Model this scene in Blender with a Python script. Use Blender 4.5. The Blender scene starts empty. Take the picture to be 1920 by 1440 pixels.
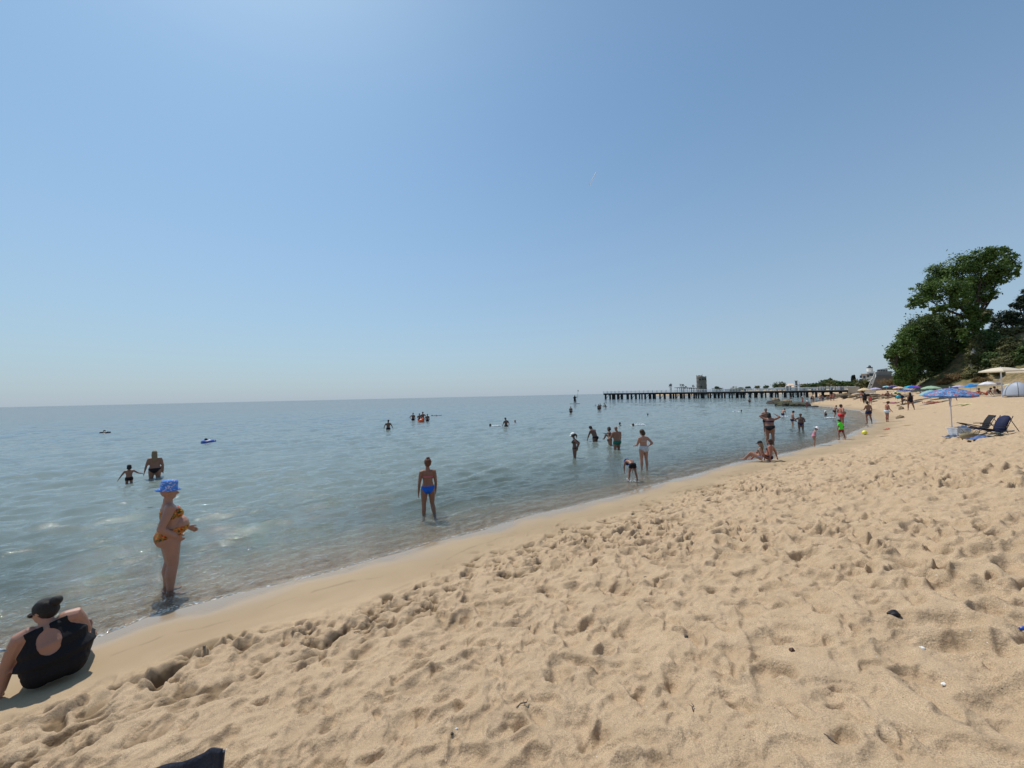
import bpy, bmesh, math, random
import numpy as np
from mathutils import Vector, Matrix
random.seed(7); rng = np.random.default_rng(11)
sc = bpy.context.scene
C = sc.collection
R = math.radians

# ------------------------------------------------------------------ camera
F = 721.0                      # focal length in pixels of a 1920 px wide frame
EYE = Vector((0, 0, 3.0))
PITCH, ROLL = R(1.748), R(1.27)
fwd = Vector((0, math.cos(PITCH), math.sin(PITCH)))
right0 = Vector((1, 0, 0)); up0 = right0.cross(fwd)
right = right0*math.cos(ROLL) - up0*math.sin(ROLL)
up = up0*math.cos(ROLL) + right0*math.sin(ROLL)
cam = bpy.data.cameras.new("camera"); co = bpy.data.objects.new("camera", cam); C.objects.link(co)
cam.sensor_fit = 'HORIZONTAL'; cam.sensor_width = 36; cam.lens = 36*F/1920
cam.clip_start = 0.05; cam.clip_end = 40000
m = Matrix((( right.x, up.x, -fwd.x, EYE.x), (right.y, up.y, -fwd.y, EYE.y), (right.z, up.z, -fwd.z, EYE.z), (0,0,0,1)))
co.matrix_world = m
sc.camera = co
# ------------------------------------------------------------------ light
SUN_EL = R(60); SUN_AZ = R(-40)            # azimuth from +Y towards +X
sd = Vector((math.sin(SUN_AZ)*math.cos(SUN_EL), math.cos(SUN_AZ)*math.cos(SUN_EL), math.sin(SUN_EL)))
HZ0, HZ1, HAZE = .16, .72, (3.3, 3.95, 4.9, 1)
w = bpy.data.worlds.new("World"); sc.world = w; w.use_nodes = True
nt = w.node_tree; bg = nt.nodes['Background']
sky = nt.nodes.new('ShaderNodeTexSky'); sky.sky_type = 'NISHITA'; sky.sun_disc = False
sky.sun_elevation = SUN_EL; sky.sun_rotation = SUN_AZ % (2*math.pi)
sky.air_density = 1.0; sky.dust_density = 0.55; sky.ozone_density = 2.0; sky.altitude = 0
bg.inputs['Strength'].default_value = 0.115
# summer haze: the sky pales to grey-blue low down
def wn(typ, **k):
    n = nt.nodes.new(typ)
    for a, b in k.items(): setattr(n, a, b)
    return n
tcw = wn('ShaderNodeTexCoord'); sxyz = wn('ShaderNodeSeparateXYZ'); nt.links.new(tcw.outputs['Generated'], sxyz.inputs[0])
mrw = wn('ShaderNodeMapRange'); nt.links.new(sxyz.outputs['Z'], mrw.inputs[0])
for i_, v_ in enumerate((0.0, 0.62, 1.0, 0.0)): mrw.inputs[i_+1].default_value = v_
pw = wn('ShaderNodeMath', operation='POWER'); nt.links.new(mrw.outputs[0], pw.inputs[0]); pw.inputs[1].default_value = 1.5
mw = wn('ShaderNodeMath', operation='MULTIPLY_ADD'); nt.links.new(pw.outputs[0], mw.inputs[0]); mw.inputs[1].default_value = HZ1; mw.inputs[2].default_value = HZ0
hz = wn('ShaderNodeMix', data_type='RGBA'); nt.links.new(mw.outputs[0], hz.inputs[0]); hs = wn('ShaderNodeHueSaturation'); hs.inputs['Saturation'].default_value = 1.02; hs.inputs['Value'].default_value = 1.14
nt.links.new(sky.outputs['Color'], hs.inputs['Color']); tn = wn('ShaderNodeMix', data_type='RGBA', blend_type='MULTIPLY'); tn.inputs[0].default_value = 1; tn.inputs[7].default_value = (.79, 1.03, 1.03, 1)
nt.links.new(hs.outputs['Color'], tn.inputs[6]); nt.links.new(tn.outputs[2], hz.inputs[6]); hz.inputs[7].default_value = HAZE
nt.links.new(hz.outputs[2], bg.inputs['Color'])
sl = bpy.data.lights.new("sun", 'SUN'); so = bpy.data.objects.new("sun", sl); C.objects.link(so)
sl.energy = 3.9; sl.angle = R(0.53); sl.color = (1.0, 0.945, 0.87)
so.rotation_euler = (-sd).to_track_quat('-Z', 'Y').to_euler()
sc.view_settings.view_transform = 'Standard'; sc.view_settings.look = 'None'
sc.view_settings.gamma = 1; sc.view_settings.exposure = 0.0

# ------------------------------------------------------------------ helpers
def ray(px, py):
    return (fwd*F + right*(px-960) + up*(720-py)).normalized()
def at_z(px, py, z=0.0):
    d = ray(px, py); return EYE + d*((z-EYE.z)/d.z)
def at_y(px, py, Y):
    d = ray(px, py); return EYE + d*((Y-EYE.y)/d.y)
def az_of(p): return math.atan2(p[0], p[1])
def sstep(a, b, x):
    t = np.clip((x-a)/(b-a), 0, 1); return t*t*(3-2*t)

def tag(o, label=None, cat=None, group=None, kind=None):
    if label: o['label'] = label
    if cat: o['category'] = cat
    if group: o['group'] = group
    if kind: o['kind'] = kind
    return o
def empty(name, loc, label, cat, group=None, rz=0):
    o = bpy.data.objects.new(name, None); C.objects.link(o); o.location = loc; o.rotation_euler = (0,0,rz)
    o.empty_display_size = 0.2
    return tag(o, label, cat, group)
def link(name, me, mats=None, parent=None, smooth=True):
    o = bpy.data.objects.new(name, me); C.objects.link(o)
    if mats:
        for mm in (mats if isinstance(mats, (list, tuple)) else [mats]): me.materials.append(mm)
    if parent: o.parent = parent
    if smooth: me.polygons.foreach_set('use_smooth', [True]*len(me.polygons))
    return o
def np_mesh(name, V, Fc):
    """V (n,3) array, Fc (m,k) array with constant k"""
    V = np.asarray(V, dtype=np.float32); Fc = np.asarray(Fc, dtype=np.int32)
    me = bpy.data.meshes.new(name); n, k = Fc.shape
    me.vertices.add(len(V)); me.vertices.foreach_set('co', V.ravel())
    me.loops.add(n*k); me.loops.foreach_set('vertex_index', Fc.ravel())
    me.polygons.add(n); me.polygons.foreach_set('loop_start', np.arange(0, n*k, k, dtype=np.int32))
    me.update(calc_edges=True); return me

class MB:
    """collects simple solids into one mesh"""
    def __init__(s): s.v = []; s.f = []; s.mi = []; s.cur = 0
    def add(s, vs, fs):
        b = len(s.v); s.v += [tuple(v) for v in vs]; s.f += [tuple(i+b for i in f) for f in fs]; s.mi += [s.cur]*len(fs); return s
    def box(s, c, size, rz=0, M=None):
        x, y, z = size[0]/2, size[1]/2, size[2]/2
        vs = [Vector((i*x, j*y, k*z)) for i in (-1,1) for j in (-1,1) for k in (-1,1)]
        q = M if M is not None else Matrix.Rotation(rz, 3, 'Z')
        vs = [q @ v + Vector(c) for v in vs]
        return s.add(vs, [(0,1,3,2),(4,6,7,5),(0,4,5,1),(2,3,7,6),(0,2,6,4),(1,5,7,3)])
    def tube(s, pts, r, n=8, cap=True):
        pts = [Vector(p) for p in pts]; rs = r if isinstance(r, (list, tuple)) else [r]*len(pts)
        b = []; fs = []
        for i, p in enumerate(pts):
            t = (pts[min(i+1, len(pts)-1)] - pts[max(i-1, 0)]).normalized()
            a = t.cross(Vector((0,0,1)));
            if a.length < 1e-3: a = t.cross(Vector((0,1,0)))
            a.normalize(); c = t.cross(a)
            for k in range(n):
                an = 2*math.pi*k/n; b.append(p + (a*math.cos(an) + c*math.sin(an))*rs[i])
        for i in range(len(pts)-1):
            for k in range(n):
                fs.append((i*n+k, i*n+(k+1) % n, (i+1)*n+(k+1) % n, (i+1)*n+k))
        if cap:
            fs.append(tuple(range(n-1, -1, -1))); fs.append(tuple((len(pts)-1)*n+k for k in range(n)))
        return s.add(b, fs)
    def ell(s, c, r, M=None, nu=12, nv=8, zmin=-1.0):
        vs = []; fs = []; q = M if M is not None else Matrix.Identity(3)
        a0 = math.asin(max(-1, zmin))
        for j in range(nv+1):
            th = a0 + (math.pi/2-a0)*j/nv
            for i in range(nu):
                ph = 2*math.pi*i/nu
                vs.append(q @ Vector((r[0]*math.cos(th)*math.cos(ph), r[1]*math.cos(th)*math.sin(ph), r[2]*math.sin(th))) + Vector(c))
        for j in range(nv):
            for i in range(nu):
                fs.append((j*nu+i, j*nu+(i+1) % nu, (j+1)*nu+(i+1) % nu, (j+1)*nu+i))
        fs.append(tuple(range(nu-1, -1, -1)))
        return s.add(vs, fs)
    def build(s, name, mats, parent=None, smooth=False, label=None):
        me = bpy.data.meshes.new(name); me.from_pydata(s.v, [], s.f); me.update()
        o = link(name, me, mats, parent, smooth)
        if any(s.mi): me.polygons.foreach_set('material_index', s.mi)
        if label: o['label'] = label
        return o

# ------------------------------------------------------------------ materials
MATS = {}
def nd(t, typ, **kw):
    n = t.nodes.new(typ)
    for k, v in kw.items(): setattr(n, k, v)
    return n
def mat(name, col, rough=0.6, var=0.12, scale=8.0, spec=0.3, bump=0.0, bscale=40.0, trans=0.0, metal=0.0, alpha=1.0, sss=0.0):
    if name in MATS: return MATS[name]
    m = bpy.data.materials.new(name); m.use_nodes = True; t = m.node_tree; p = t.nodes['Principled BSDF']
    tc = nd(t, 'ShaderNodeTexCoord'); no = nd(t, 'ShaderNodeTexNoise'); no.inputs['Scale'].default_value = scale; no.inputs['Detail'].default_value = 4
    t.links.new(tc.outputs['Object'], no.inputs['Vector'])
    mx = nd(t, 'ShaderNodeMix', data_type='RGBA'); c = list(col)
    mx.inputs[6].default_value = [max(0, x*(1-var)) for x in c] + [1]; mx.inputs[7].default_value = [min(1, x*(1+var)) for x in c] + [1]
    t.links.new(no.outputs['Fac'], mx.inputs[0]); t.links.new(mx.outputs[2], p.inputs['Base Color'])
    p.inputs['Roughness'].default_value = rough; p.inputs['Specular IOR Level'].default_value = spec; p.inputs['Metallic'].default_value = metal
    if sss: p.inputs['Subsurface Weight'].default_value = sss; p.inputs['Subsurface Radius'].default_value = (0.02, 0.008, 0.004)
    if bump:
        n2 = nd(t, 'ShaderNodeTexNoise'); n2.inputs['Scale'].default_value = bscale; n2.inputs['Detail'].default_value = 5
        t.links.new(tc.outputs['Object'], n2.inputs['Vector'])
        b = nd(t, 'ShaderNodeBump'); b.inputs['Strength'].default_value = bump; b.inputs['Distance'].default_value = 0.02
        t.links.new(n2.outputs['Fac'], b.inputs['Height']); t.links.new(b.outputs['Normal'], p.inputs['Normal'])
    if trans:
        tr = nd(t, 'ShaderNodeBsdfTranslucent'); t.links.new(mx.outputs[2], tr.inputs['Color'])
        ms = nd(t, 'ShaderNodeMixShader'); ms.inputs[0].default_value = trans
        out = t.nodes['Material Output']
        t.links.new(p.outputs[0], ms.inputs[1]); t.links.new(tr.outputs[0], ms.inputs[2]); t.links.new(ms.outputs[0], out.inputs['Surface'])
    MATS[name] = m; return m
def pattern_mat(name, cols, scale=14.0, kind='blotch', rough=0.7, stretch=(1,1,1), trans=0.0):
    """cloth with irregular patches of several colours"""
    if name in MATS: return MATS[name]
    m = bpy.data.materials.new(name); m.use_nodes = True; t = m.node_tree; p = t.nodes['Principled BSDF']
    tc = nd(t, 'ShaderNodeTexCoord'); mp = nd(t, 'ShaderNodeMapping'); mp.inputs['Scale'].default_value = stretch
    t.links.new(tc.outputs['Object'], mp.inputs['Vector'])
    if kind == 'blotch':
        x = nd(t, 'ShaderNodeTexNoise'); x.inputs['Scale'].default_value = scale; x.inputs['Detail'].default_value = 1.5; src = x.outputs['Fac']; lo, hi = 0.32, 0.68
    elif kind == 'cell':
        x = nd(t, 'ShaderNodeTexVoronoi'); x.inputs['Scale'].default_value = scale; src = x.outputs['Distance']; lo, hi = 0.0, 0.75
    else:
        x = nd(t, 'ShaderNodeTexWave', bands_direction='Z'); x.inputs['Scale'].default_value = scale; x.inputs['Distortion'].default_value = 1.5; src = x.outputs['Fac']; lo, hi = 0.0, 1.0
    t.links.new(mp.outputs['Vector'], x.inputs['Vector'])
    cr = nd(t, 'ShaderNodeValToRGB'); cr.color_ramp.interpolation = 'CONSTANT'
    els = cr.color_ramp.elements
    for i, c in enumerate(cols):
        pos = lo + (hi-lo)*i/len(cols)
        e = els[0] if i == 0 else (els[1] if i == 1 else els.new(pos))
        e.position = 0.0 if i == 0 else pos; e.color = list(c)+[1]
    t.links.new(src, cr.inputs['Fac']); t.links.new(cr.outputs['Color'], p.inputs['Base Color'])
    p.inputs['Roughness'].default_value = rough; p.inputs['Specular IOR Level'].default_value = 0.2
    if trans:
        tr = nd(t, 'ShaderNodeBsdfTranslucent'); t.links.new(cr.outputs['Color'], tr.inputs['Color'])
        ms = nd(t, 'ShaderNodeMixShader'); ms.inputs[0].default_value = trans; out = t.nodes['Material Output']
        t.links.new(p.outputs[0], ms.inputs[1]); t.links.new(tr.outputs[0], ms.inputs[2]); t.links.new(ms.outputs[0], out.inputs['Surface'])
    MATS[name] = m; return m

# ------------------------------------------------------------------ terrain functions
shore_px = [(0,1246),(100,1222),(190,1192),(290,1152),(400,1124),(500,1099),(600,1076),(700,1049),(830,1012),(920,988),(1000,965),
            (1075,948),(1150,931),(1250,903),(1320,884),(1380,868),(1440,857),(1500,843),(1560,828),(1600,810),(1624,799),(1631,792),(1628,782),(1612,771),(1550,763),
            (1496,758.6),(1500,756.6),(1535,753),(1590,747.5)]
SH = [(-3000,-2000),(-300,-190),(-40,-17),(-13,1.2)] + [tuple(at_z(a, b)[:2]) for a, b in shore_px] + \
     [(112,128),(116,150),(128,166),(165,215),(195,260),(205,310),(180,345),(138,352),(128,366),(160,420),(420,520),(3000,900)]
POLY = np.array(SH + [(3200,-3000),(-3000,-3000)])
SHA = np.array(SH)
def shore_dist(x, y):
    x = np.asarray(x, dtype=np.float64); y = np.asarray(y, dtype=np.float64)
    best = np.full(x.shape, 1e9)
    for i in range(len(SHA)-1):
        ax, ay = SHA[i]; bx, by = SHA[i+1]; dx, dy = bx-ax, by-ay
        t = np.clip(((x-ax)*dx + (y-ay)*dy)/(dx*dx+dy*dy), 0, 1)
        best = np.minimum(best, (x-ax-t*dx)**2 + (y-ay-t*dy)**2)
    ins = np.zeros(x.shape, bool); n = len(POLY)
    for i in range(n):
        ax, ay = POLY[i]; bx, by = POLY[(i+1) % n]
        if ay == by: continue
        c = ((ay > y) != (by > y)) & (x < (bx-ax)*(y-ay)/(by-ay)+ax)
        ins ^= c
    return np.where(ins, 1, -1)*np.sqrt(best)
PD = [-400,-100,-40,-15,-7,-3,-1.2,0,1.5,3,5.6,7.2,9,12,20,40,3000]
PZ = [-8,-4,-2.3,-1.4,-.85,-.33,-.12,0,.13,.42,.93,1.38,1.72,2.1,2.55,2.9,6]
def base_h(x, y, d=None):
    if d is None: d = shore_dist(x, y)
    z = np.interp(d, PD, PZ)
    q = x - 61 - np.maximum(0, y-60)*1.05
    z = z + 8.3*sstep(0, 15, q)*sstep(25, 45, y) + 6*sstep(20, 120, q)
    z = z + 5*sstep(60, 160, d)*sstep(180, 300, y)
    return z
def gz(x, y): return float(base_h(np.array([x]), np.array([y]))[0])
def ground(px, py):
    d = ray(px, py); t = 1.0; p = EYE
    while t < 900:
        p = EYE + d*t
        g = max(gz(p.x, p.y), 0.0)
        if p.z <= g: break
        t += max(0.02, (p.z-g)*0.5)
    return p

def hash2(i, j, k):
    h = (i.astype(np.int64)*374761393 + j.astype(np.int64)*668265263 + k*2147483647*7 + 12345) & 0xffffffff
    h = ((h ^ (h >> 13))*1274126177) & 0xffffffff
    h = ((h ^ (h >> 16))*2246822519) & 0xffffffff
    return ((h ^ (h >> 15)) & 0xffffff)/float(0x1000000)
def vnoise(x, y, k):
    i = np.floor(x); j = np.floor(y); u = x-i; v = y-j; u = u*u*u*(u*(u*6-15)+10); v = v*v*v*(v*(v*6-15)+10)
    i = i.astype(np.int64); j = j.astype(np.int64)
    a = hash2(i,j,k); b = hash2(i+1,j,k); c = hash2(i,j+1,k); d = hash2(i+1,j+1,k)
    return (a*(1-u)+b*u)*(1-v) + (c*(1-u)+d*u)*v - 0.5
def pits(x, y, cell, size, depth, k, dens=0.8, elong=2.0, sharp=1.6, rim=0.35):
    out = np.zeros(x.shape); ci = np.floor(x/cell).astype(np.int64); cj = np.floor(y/cell).astype(np.int64)
    for di in (-1,0,1):
        for dj in (-1,0,1):
            i = ci+di; j = cj+dj
            on = hash2(i,j,k) < dens
            cx = (i+hash2(i,j,k+1))*cell; cy = (j+hash2(i,j,k+2))*cell
            a = hash2(i,j,k+3)*2*math.pi; s = size*(0.55+0.9*hash2(i,j,k+4)); dp = depth*(0.3+1.0*hash2(i,j,k+5)**1.3)
            ca, sa = np.cos(a), np.sin(a); dx = x-cx; dy = y-cy
            u = (dx*ca+dy*sa)/(s*elong**.5); v = (-dx*sa+dy*ca)/(s/elong**.5)
            v = v + 0.35*np.sin(u*2.2+a)
            r2 = u*u+v*v
            r = np.sqrt(r2)
            pit = -np.exp(-(r2**sharp)*0.8)
            rimv = rim*np.exp(-((r-1.35)/0.38)**2)*(1+0.7*np.sin(2*a+np.arctan2(v,u)))
            out += np.where(on, dp*(pit+rimv), 0)
    return out

def fan(rs, ths):
    Rr, T = np.meshgrid(rs, ths, indexing='ij')
    X = Rr*np.sin(T); Y = Rr*np.cos(T); nr, ntt = Rr.shape
    i = np.arange(nr-1)[:,None]*ntt + np.arange(ntt-1)[None,:]
    Fc = np.stack([i, i+1, i+ntt+1, i+ntt], -1).reshape(-1,4)
    return X.ravel(), Y.ravel(), Rr.ravel(), Fc
def radial(r0, steps):
    out = [r0]
    for r1, k in steps:
        while out[-1] < r1: out.append(out[-1]*(1+k))
    return np.array(out)

# ------------------------------------------------------------------ sand
ths = np.concatenate([np.linspace(-R(140), -R(58), 40, endpoint=False), np.linspace(-R(58), R(58), 1250), np.linspace(R(58), R(140), 41)[1:]])
rs = radial(0.5, [(20, .0048), (70, .0065), (400, .03), (3000, .08)])
X, Y, RR, Fc = fan(rs, ths)
d = shore_dist(X, Y)
Z = base_h(X, Y, d)
fade = lambda lam: 1 - sstep(lam*0.35, lam*0.9, RR*0.0065)      # leave out detail finer than the mesh
dn = d + 0.9*vnoise(X*0.55, Y*0.55, 3) + 0.5*vnoise(X*1.7, Y*1.7, 4)
dn = dn - 0.55*sstep(2, -5, X)
dry = sstep(1.1, 1.9, dn)
edge = sstep(.95, 1.5, dn)*(1-sstep(2.4, 3.8, dn))              # trampled damp band: deeper crisper prints
wx = X + 0.10*vnoise(X*3.1, Y*3.1, 21) + 0.03*vnoise(X*11, Y*11, 22); wy = Y + 0.10*vnoise(X*3.1, Y*3.1, 23) + 0.03*vnoise(X*11, Y*11, 24)
rel = np.zeros(X.shape)
patch = 0.45 + 1.0*sstep(-0.25, 0.3, vnoise(X*0.45, Y*0.45, 77))
rel += dry*patch*pits(wx, wy, 0.33, 0.115, 0.056, 31, .9, 1.9, 2.2)*fade(.3)
rel += dry*patch*pits(wx, wy, 0.23, 0.066, 0.040, 51, .8, 2.2, 2.6, .22)*fade(.2)
rel += dry*pits(wx+5.3, wy+2.1, 0.27, 0.085, 0.040, 401, .85, 1.7, 2.6, .2)*fade(.22)
rel += dry*pits(wx, wy, 0.95, 0.26, 0.050, 91, .6, 1.7)
rel += edge*pits(wx, wy, 0.36, 0.10, 0.066, 131, .7, 2.2, 3.6, .10)*fade(.25)
rel += dry*0.045*vnoise(X*1.3, Y*1.3, 8) + dry*0.022*vnoise(X*2.9, Y*2.9, 9)*fade(.35) + dry*0.018*vnoise(wx*6.5, wy*6.5, 10)*fade(.16)
rough1 = (np.abs(vnoise(wx*13, wy*13, 12)) + .5*np.abs(vnoise(wx*26, wy*26, 16))*fade(.05))*sstep(-0.1, 0.25, vnoise(X*1.1, Y*1.1, 66))
rel += (dry+1.7*edge)*0.030*rough1*fade(.08) + (dry*.8+1.6*edge)*0.009*vnoise(wx*27, wy*27, 14)*fade(.04)
rel += dry*pits(wx, wy, 0.17, 0.045, 0.022, 211, .6, 1.8, 2.2, .2)*fade(.14)
ridge = lambda v: 0.5 - 2*np.abs(v)
rel += dry*0.026*ridge(vnoise(wx*2.1, wy*2.1, 301))*fade(.3) + dry*0.020*ridge(vnoise(wx*4.7, wy*4.7, 302))*fade(.2) + (dry*.7+edge*.5)*0.008*ridge(vnoise(wx*11, wy*11, 303))*fade(.1)
few = (1-dry)*sstep(0.5, .9, dn)
rel += few*pits(wx, wy, 1.6, 0.085, 0.022, 171, .35, 2.4, 2.2, .4)
rel += (1-dry)*sstep(-.5, .6, d)*0.012*vnoise(X*0.8, Y*1.3, 15)
near60 = 1 - sstep(80, 200, RR)
rel *= near60*(0.98 + 0.32*sstep(2.5, 9, RR))*(1 - 0.12*sstep(6, 12, d))
hillmask = sstep(0, 4, X - 61 - np.maximum(0, Y-60)*1.05)*sstep(25, 45, Y) 
Z = Z + rel*(1-hillmask) + hillmask*(1.6*vnoise(X*.12, Y*.12, 40) + 0.7*vnoise(X*.4, Y*.4, 41))
Z[RR < 0.9] -= 0.0
me = np_mesh('sand', np.stack([X, Y, Z], 1), Fc)
def attr(me, name, vals):
    a = me.attributes.new(name, 'FLOAT', 'POINT'); a.data.foreach_set('value', np.asarray(vals, dtype=np.float32))
attr(me, 'shore', d + 0.25*vnoise(X*.7, Y*.7, 5)*sstep(0,1,d))
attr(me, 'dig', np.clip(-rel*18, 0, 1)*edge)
attr(me, 'hill', np.maximum(hillmask, sstep(30, 60, d)*sstep(150, 220, Y)))
attr(me, 'trample', edge)
sand_o = link('beach', me); tag(sand_o, kind='structure')
def sand_material():
    m = bpy.data.materials.new('sand'); m.use_nodes = True; t = m.node_tree; p = t.nodes['Principled BSDF']; L = t.links.new
    geo = nd(t, 'ShaderNodeNewGeometry')
    a = nd(t, 'ShaderNodeAttribute', attribute_name='shore'); h = nd(t, 'ShaderNodeAttribute', attribute_name='hill'); tr = nd(t, 'ShaderNodeAttribute', attribute_name='trample')
    def noise(sc_, det=5, rough=.6):
        n = nd(t, 'ShaderNodeTexNoise'); n.inputs['Scale'].default_value = sc_; n.inputs['Detail'].default_value = det; n.inputs['Roughness'].default_value = rough
        L(geo.outputs['Position'], n.inputs['Vector']); return n
    def mr(src, a0, a1, b0=0, b1=1, smooth=True):
        n = nd(t, 'ShaderNodeMapRange', interpolation_type='SMOOTHSTEP' if smooth else 'LINEAR')
        for i, v in enumerate((a0, a1, b0, b1)): n.inputs[i+1].default_value = v
        L(src, n.inputs[0]); return n.outputs[0]
    def mix(f, c1, c2):
        n = nd(t, 'ShaderNodeMix', data_type='RGBA')
        if isinstance(f, float): n.inputs[0].default_value = f
        else: L(f, n.inputs[0])
        for i, c in ((6, c1), (7, c2)):
            if isinstance(c, tuple): n.inputs[i].default_value = c+(1,)
            else: L(c, n.inputs[i])
        return n.outputs[2]
    big = noise(.5, 3); mid = noise(5, 5); fine = noise(160, 3, .8)
    dryc = mix(mr(mid.outputs['Fac'], .3, .7), DRY1, DRY2)
    dryc = mix(mr(fine.outputs['Fac'], .40, .60), dryc, DRY3)
    sp = nd(t, 'ShaderNodeTexVoronoi'); sp.inputs['Scale'].default_value = 42; L(geo.outputs['Position'], sp.inputs['Vector'])
    sepc = nd(t, 'ShaderNodeSeparateColor'); L(sp.outputs['Color'], sepc.inputs[0])
    grit = nd(t, 'ShaderNodeMath', operation='MULTIPLY'); L(mr(sp.outputs['Distance'], .16, .10), grit.inputs[0]); L(mr(sepc.outputs[0], .93, .94), grit.inputs[1])
    dryc = mix(grit.outputs[0], dryc, (.10, .075, .055))
    shell = nd(t, 'ShaderNodeMath', operation='MULTIPLY'); L(mr(sp.outputs['Distance'], .15, .08), shell.inputs[0]); L(mr(sepc.outputs[1], .965, .97), shell.inputs[1])
    dryc = mix(shell.outputs[0], dryc, (.72, .68, .62))
    damp = mix(mr(big.outputs['Fac'], .35, .65), DAMP1, DAMP2)
    wet = WET
    nsh = nd(t, 'ShaderNodeMath', operation='ADD'); L(a.outputs['Fac'], nsh.inputs[0]); L(mr(big.outputs['Fac'], .2, .8, -.5, .5, False), nsh.inputs[1])
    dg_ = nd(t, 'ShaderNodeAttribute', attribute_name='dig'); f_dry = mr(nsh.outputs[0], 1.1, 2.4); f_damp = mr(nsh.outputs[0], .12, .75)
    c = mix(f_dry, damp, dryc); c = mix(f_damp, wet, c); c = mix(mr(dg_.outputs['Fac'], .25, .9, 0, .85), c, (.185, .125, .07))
    # sea bed under water: slightly darker with depth
    c = mix(mr(a.outputs['Fac'], -1.0, -6.0), c, (.13, .15, .12))
    g1 = noise(.35, 6); gr = mix(mr(g1.outputs['Fac'], .4, .6), (.075, .09, .032), (.23, .17, .085))
    g2 = noise(3, 6); gr = mix(mr(g2.outputs['Fac'], .45, .6, 0, .6), gr, (.04, .05, .02))
    sw = nd(t, 'ShaderNodeMath', operation='SUBTRACT'); L(nsh.outputs[0], sw.inputs[0]); sw.inputs[1].default_value = .95
    sa = nd(t, 'ShaderNodeMath', operation='ABSOLUTE'); L(sw.outputs[0], sa.inputs[0]); sl_n = noise(2.3, 4)
    sw2 = nd(t, 'ShaderNodeMath', operation='MULTIPLY'); L(mr(sa.outputs[0], .05, .0), sw2.inputs[0]); L(mr(sl_n.outputs['Fac'], .45, .6, 0, .55), sw2.inputs[1])
    c = mix(sw2.outputs[0], c, (.23, .165, .10)); c = mix(h.outputs['Fac'], c, gr)
    L(c, p.inputs['Base Color'])
    L(mr(nsh.outputs[0], .05, .7, .12, .9), p.inputs['Roughness'])
    L(mr(nsh.outputs[0], .1, 1.2, .55, .12), p.inputs['Specular IOR Level'])
    bn = noise(55, 6, .75); b = nd(t, 'ShaderNodeBump'); b.inputs['Distance'].default_value = .02
    L(bn.outputs['Fac'], b.inputs['Height']); L(mr(nsh.outputs[0], .5, 2.4, .02, .55), b.inputs['Strength'])
    b2n = noise(14, 6, .6); b2 = nd(t, 'ShaderNodeBump'); b2.inputs['Distance'].default_value = .06
    L(b2n.outputs['Fac'], b2.inputs['Height']); L(mr(nsh.outputs[0], 1.4, 2.6, .0, .5), b2.inputs['Strength']); L(b.outputs['Normal'], b2.inputs['Normal'])
    L(b2.outputs['Normal'], p.inputs['Normal'])
    return m
DRY1, DRY2, DRY3 = (.485, .352, .226), (.595, .443, .292), (.37, .267, .165)
DAMP1, DAMP2, WET = (.335, .245, .15), (.375, .28, .175), (.30, .23, .155)
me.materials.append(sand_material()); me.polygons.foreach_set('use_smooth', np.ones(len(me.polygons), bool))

# ------------------------------------------------------------------ sea
ths = np.concatenate([np.linspace(-R(125), -R(57), 60, endpoint=False), np.linspace(-R(57), R(57), 760), np.linspace(R(57), R(110), 31)[1:]])
rs = radial(2.2, [(14, .006), (120, .009), (800, .02), (12000, .06)])
X, Y, RR, Fc = fan(rs, ths)
d = shore_dist(X, Y)
Z = np.zeros(X.shape); wr = random.Random(5)
depthf = sstep(0.1, 3.5, -d)
mod = 0.6 + 0.9*(vnoise(X*.15, Y*.15, 61)+.5)
for i in range(64):
    lam = 0.22*(4.2/0.22)**(i/63.0); th = R(143 + wr.gauss(0, 21)) 
    kx, ky = math.sin(th)*2*math.pi/lam, math.cos(th)*2*math.pi/lam
    amp = 0.0070*lam**0.60*(1.2 if lam < 1.2 else .7)
    sp_ = RR*0.009
    fd = 1 - sstep(lam*.3, lam*.6, sp_)
    ph = kx*X + ky*Y + wr.random()*6.28
    warp = 1.6*vnoise(X*.35/lam**.5, Y*.35/lam**.5, 200+i)
    Z += amp*fd*(np.sin(ph+warp*3) + .22*np.sin(2*(ph+warp*3)))
depthf = .6*sstep(.5, 3.0, -d) + .4*sstep(3, 8, -d)
Z *= (0.16 + 0.84*depthf)*mod*sstep(-.3, .8, -d+.1)
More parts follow.
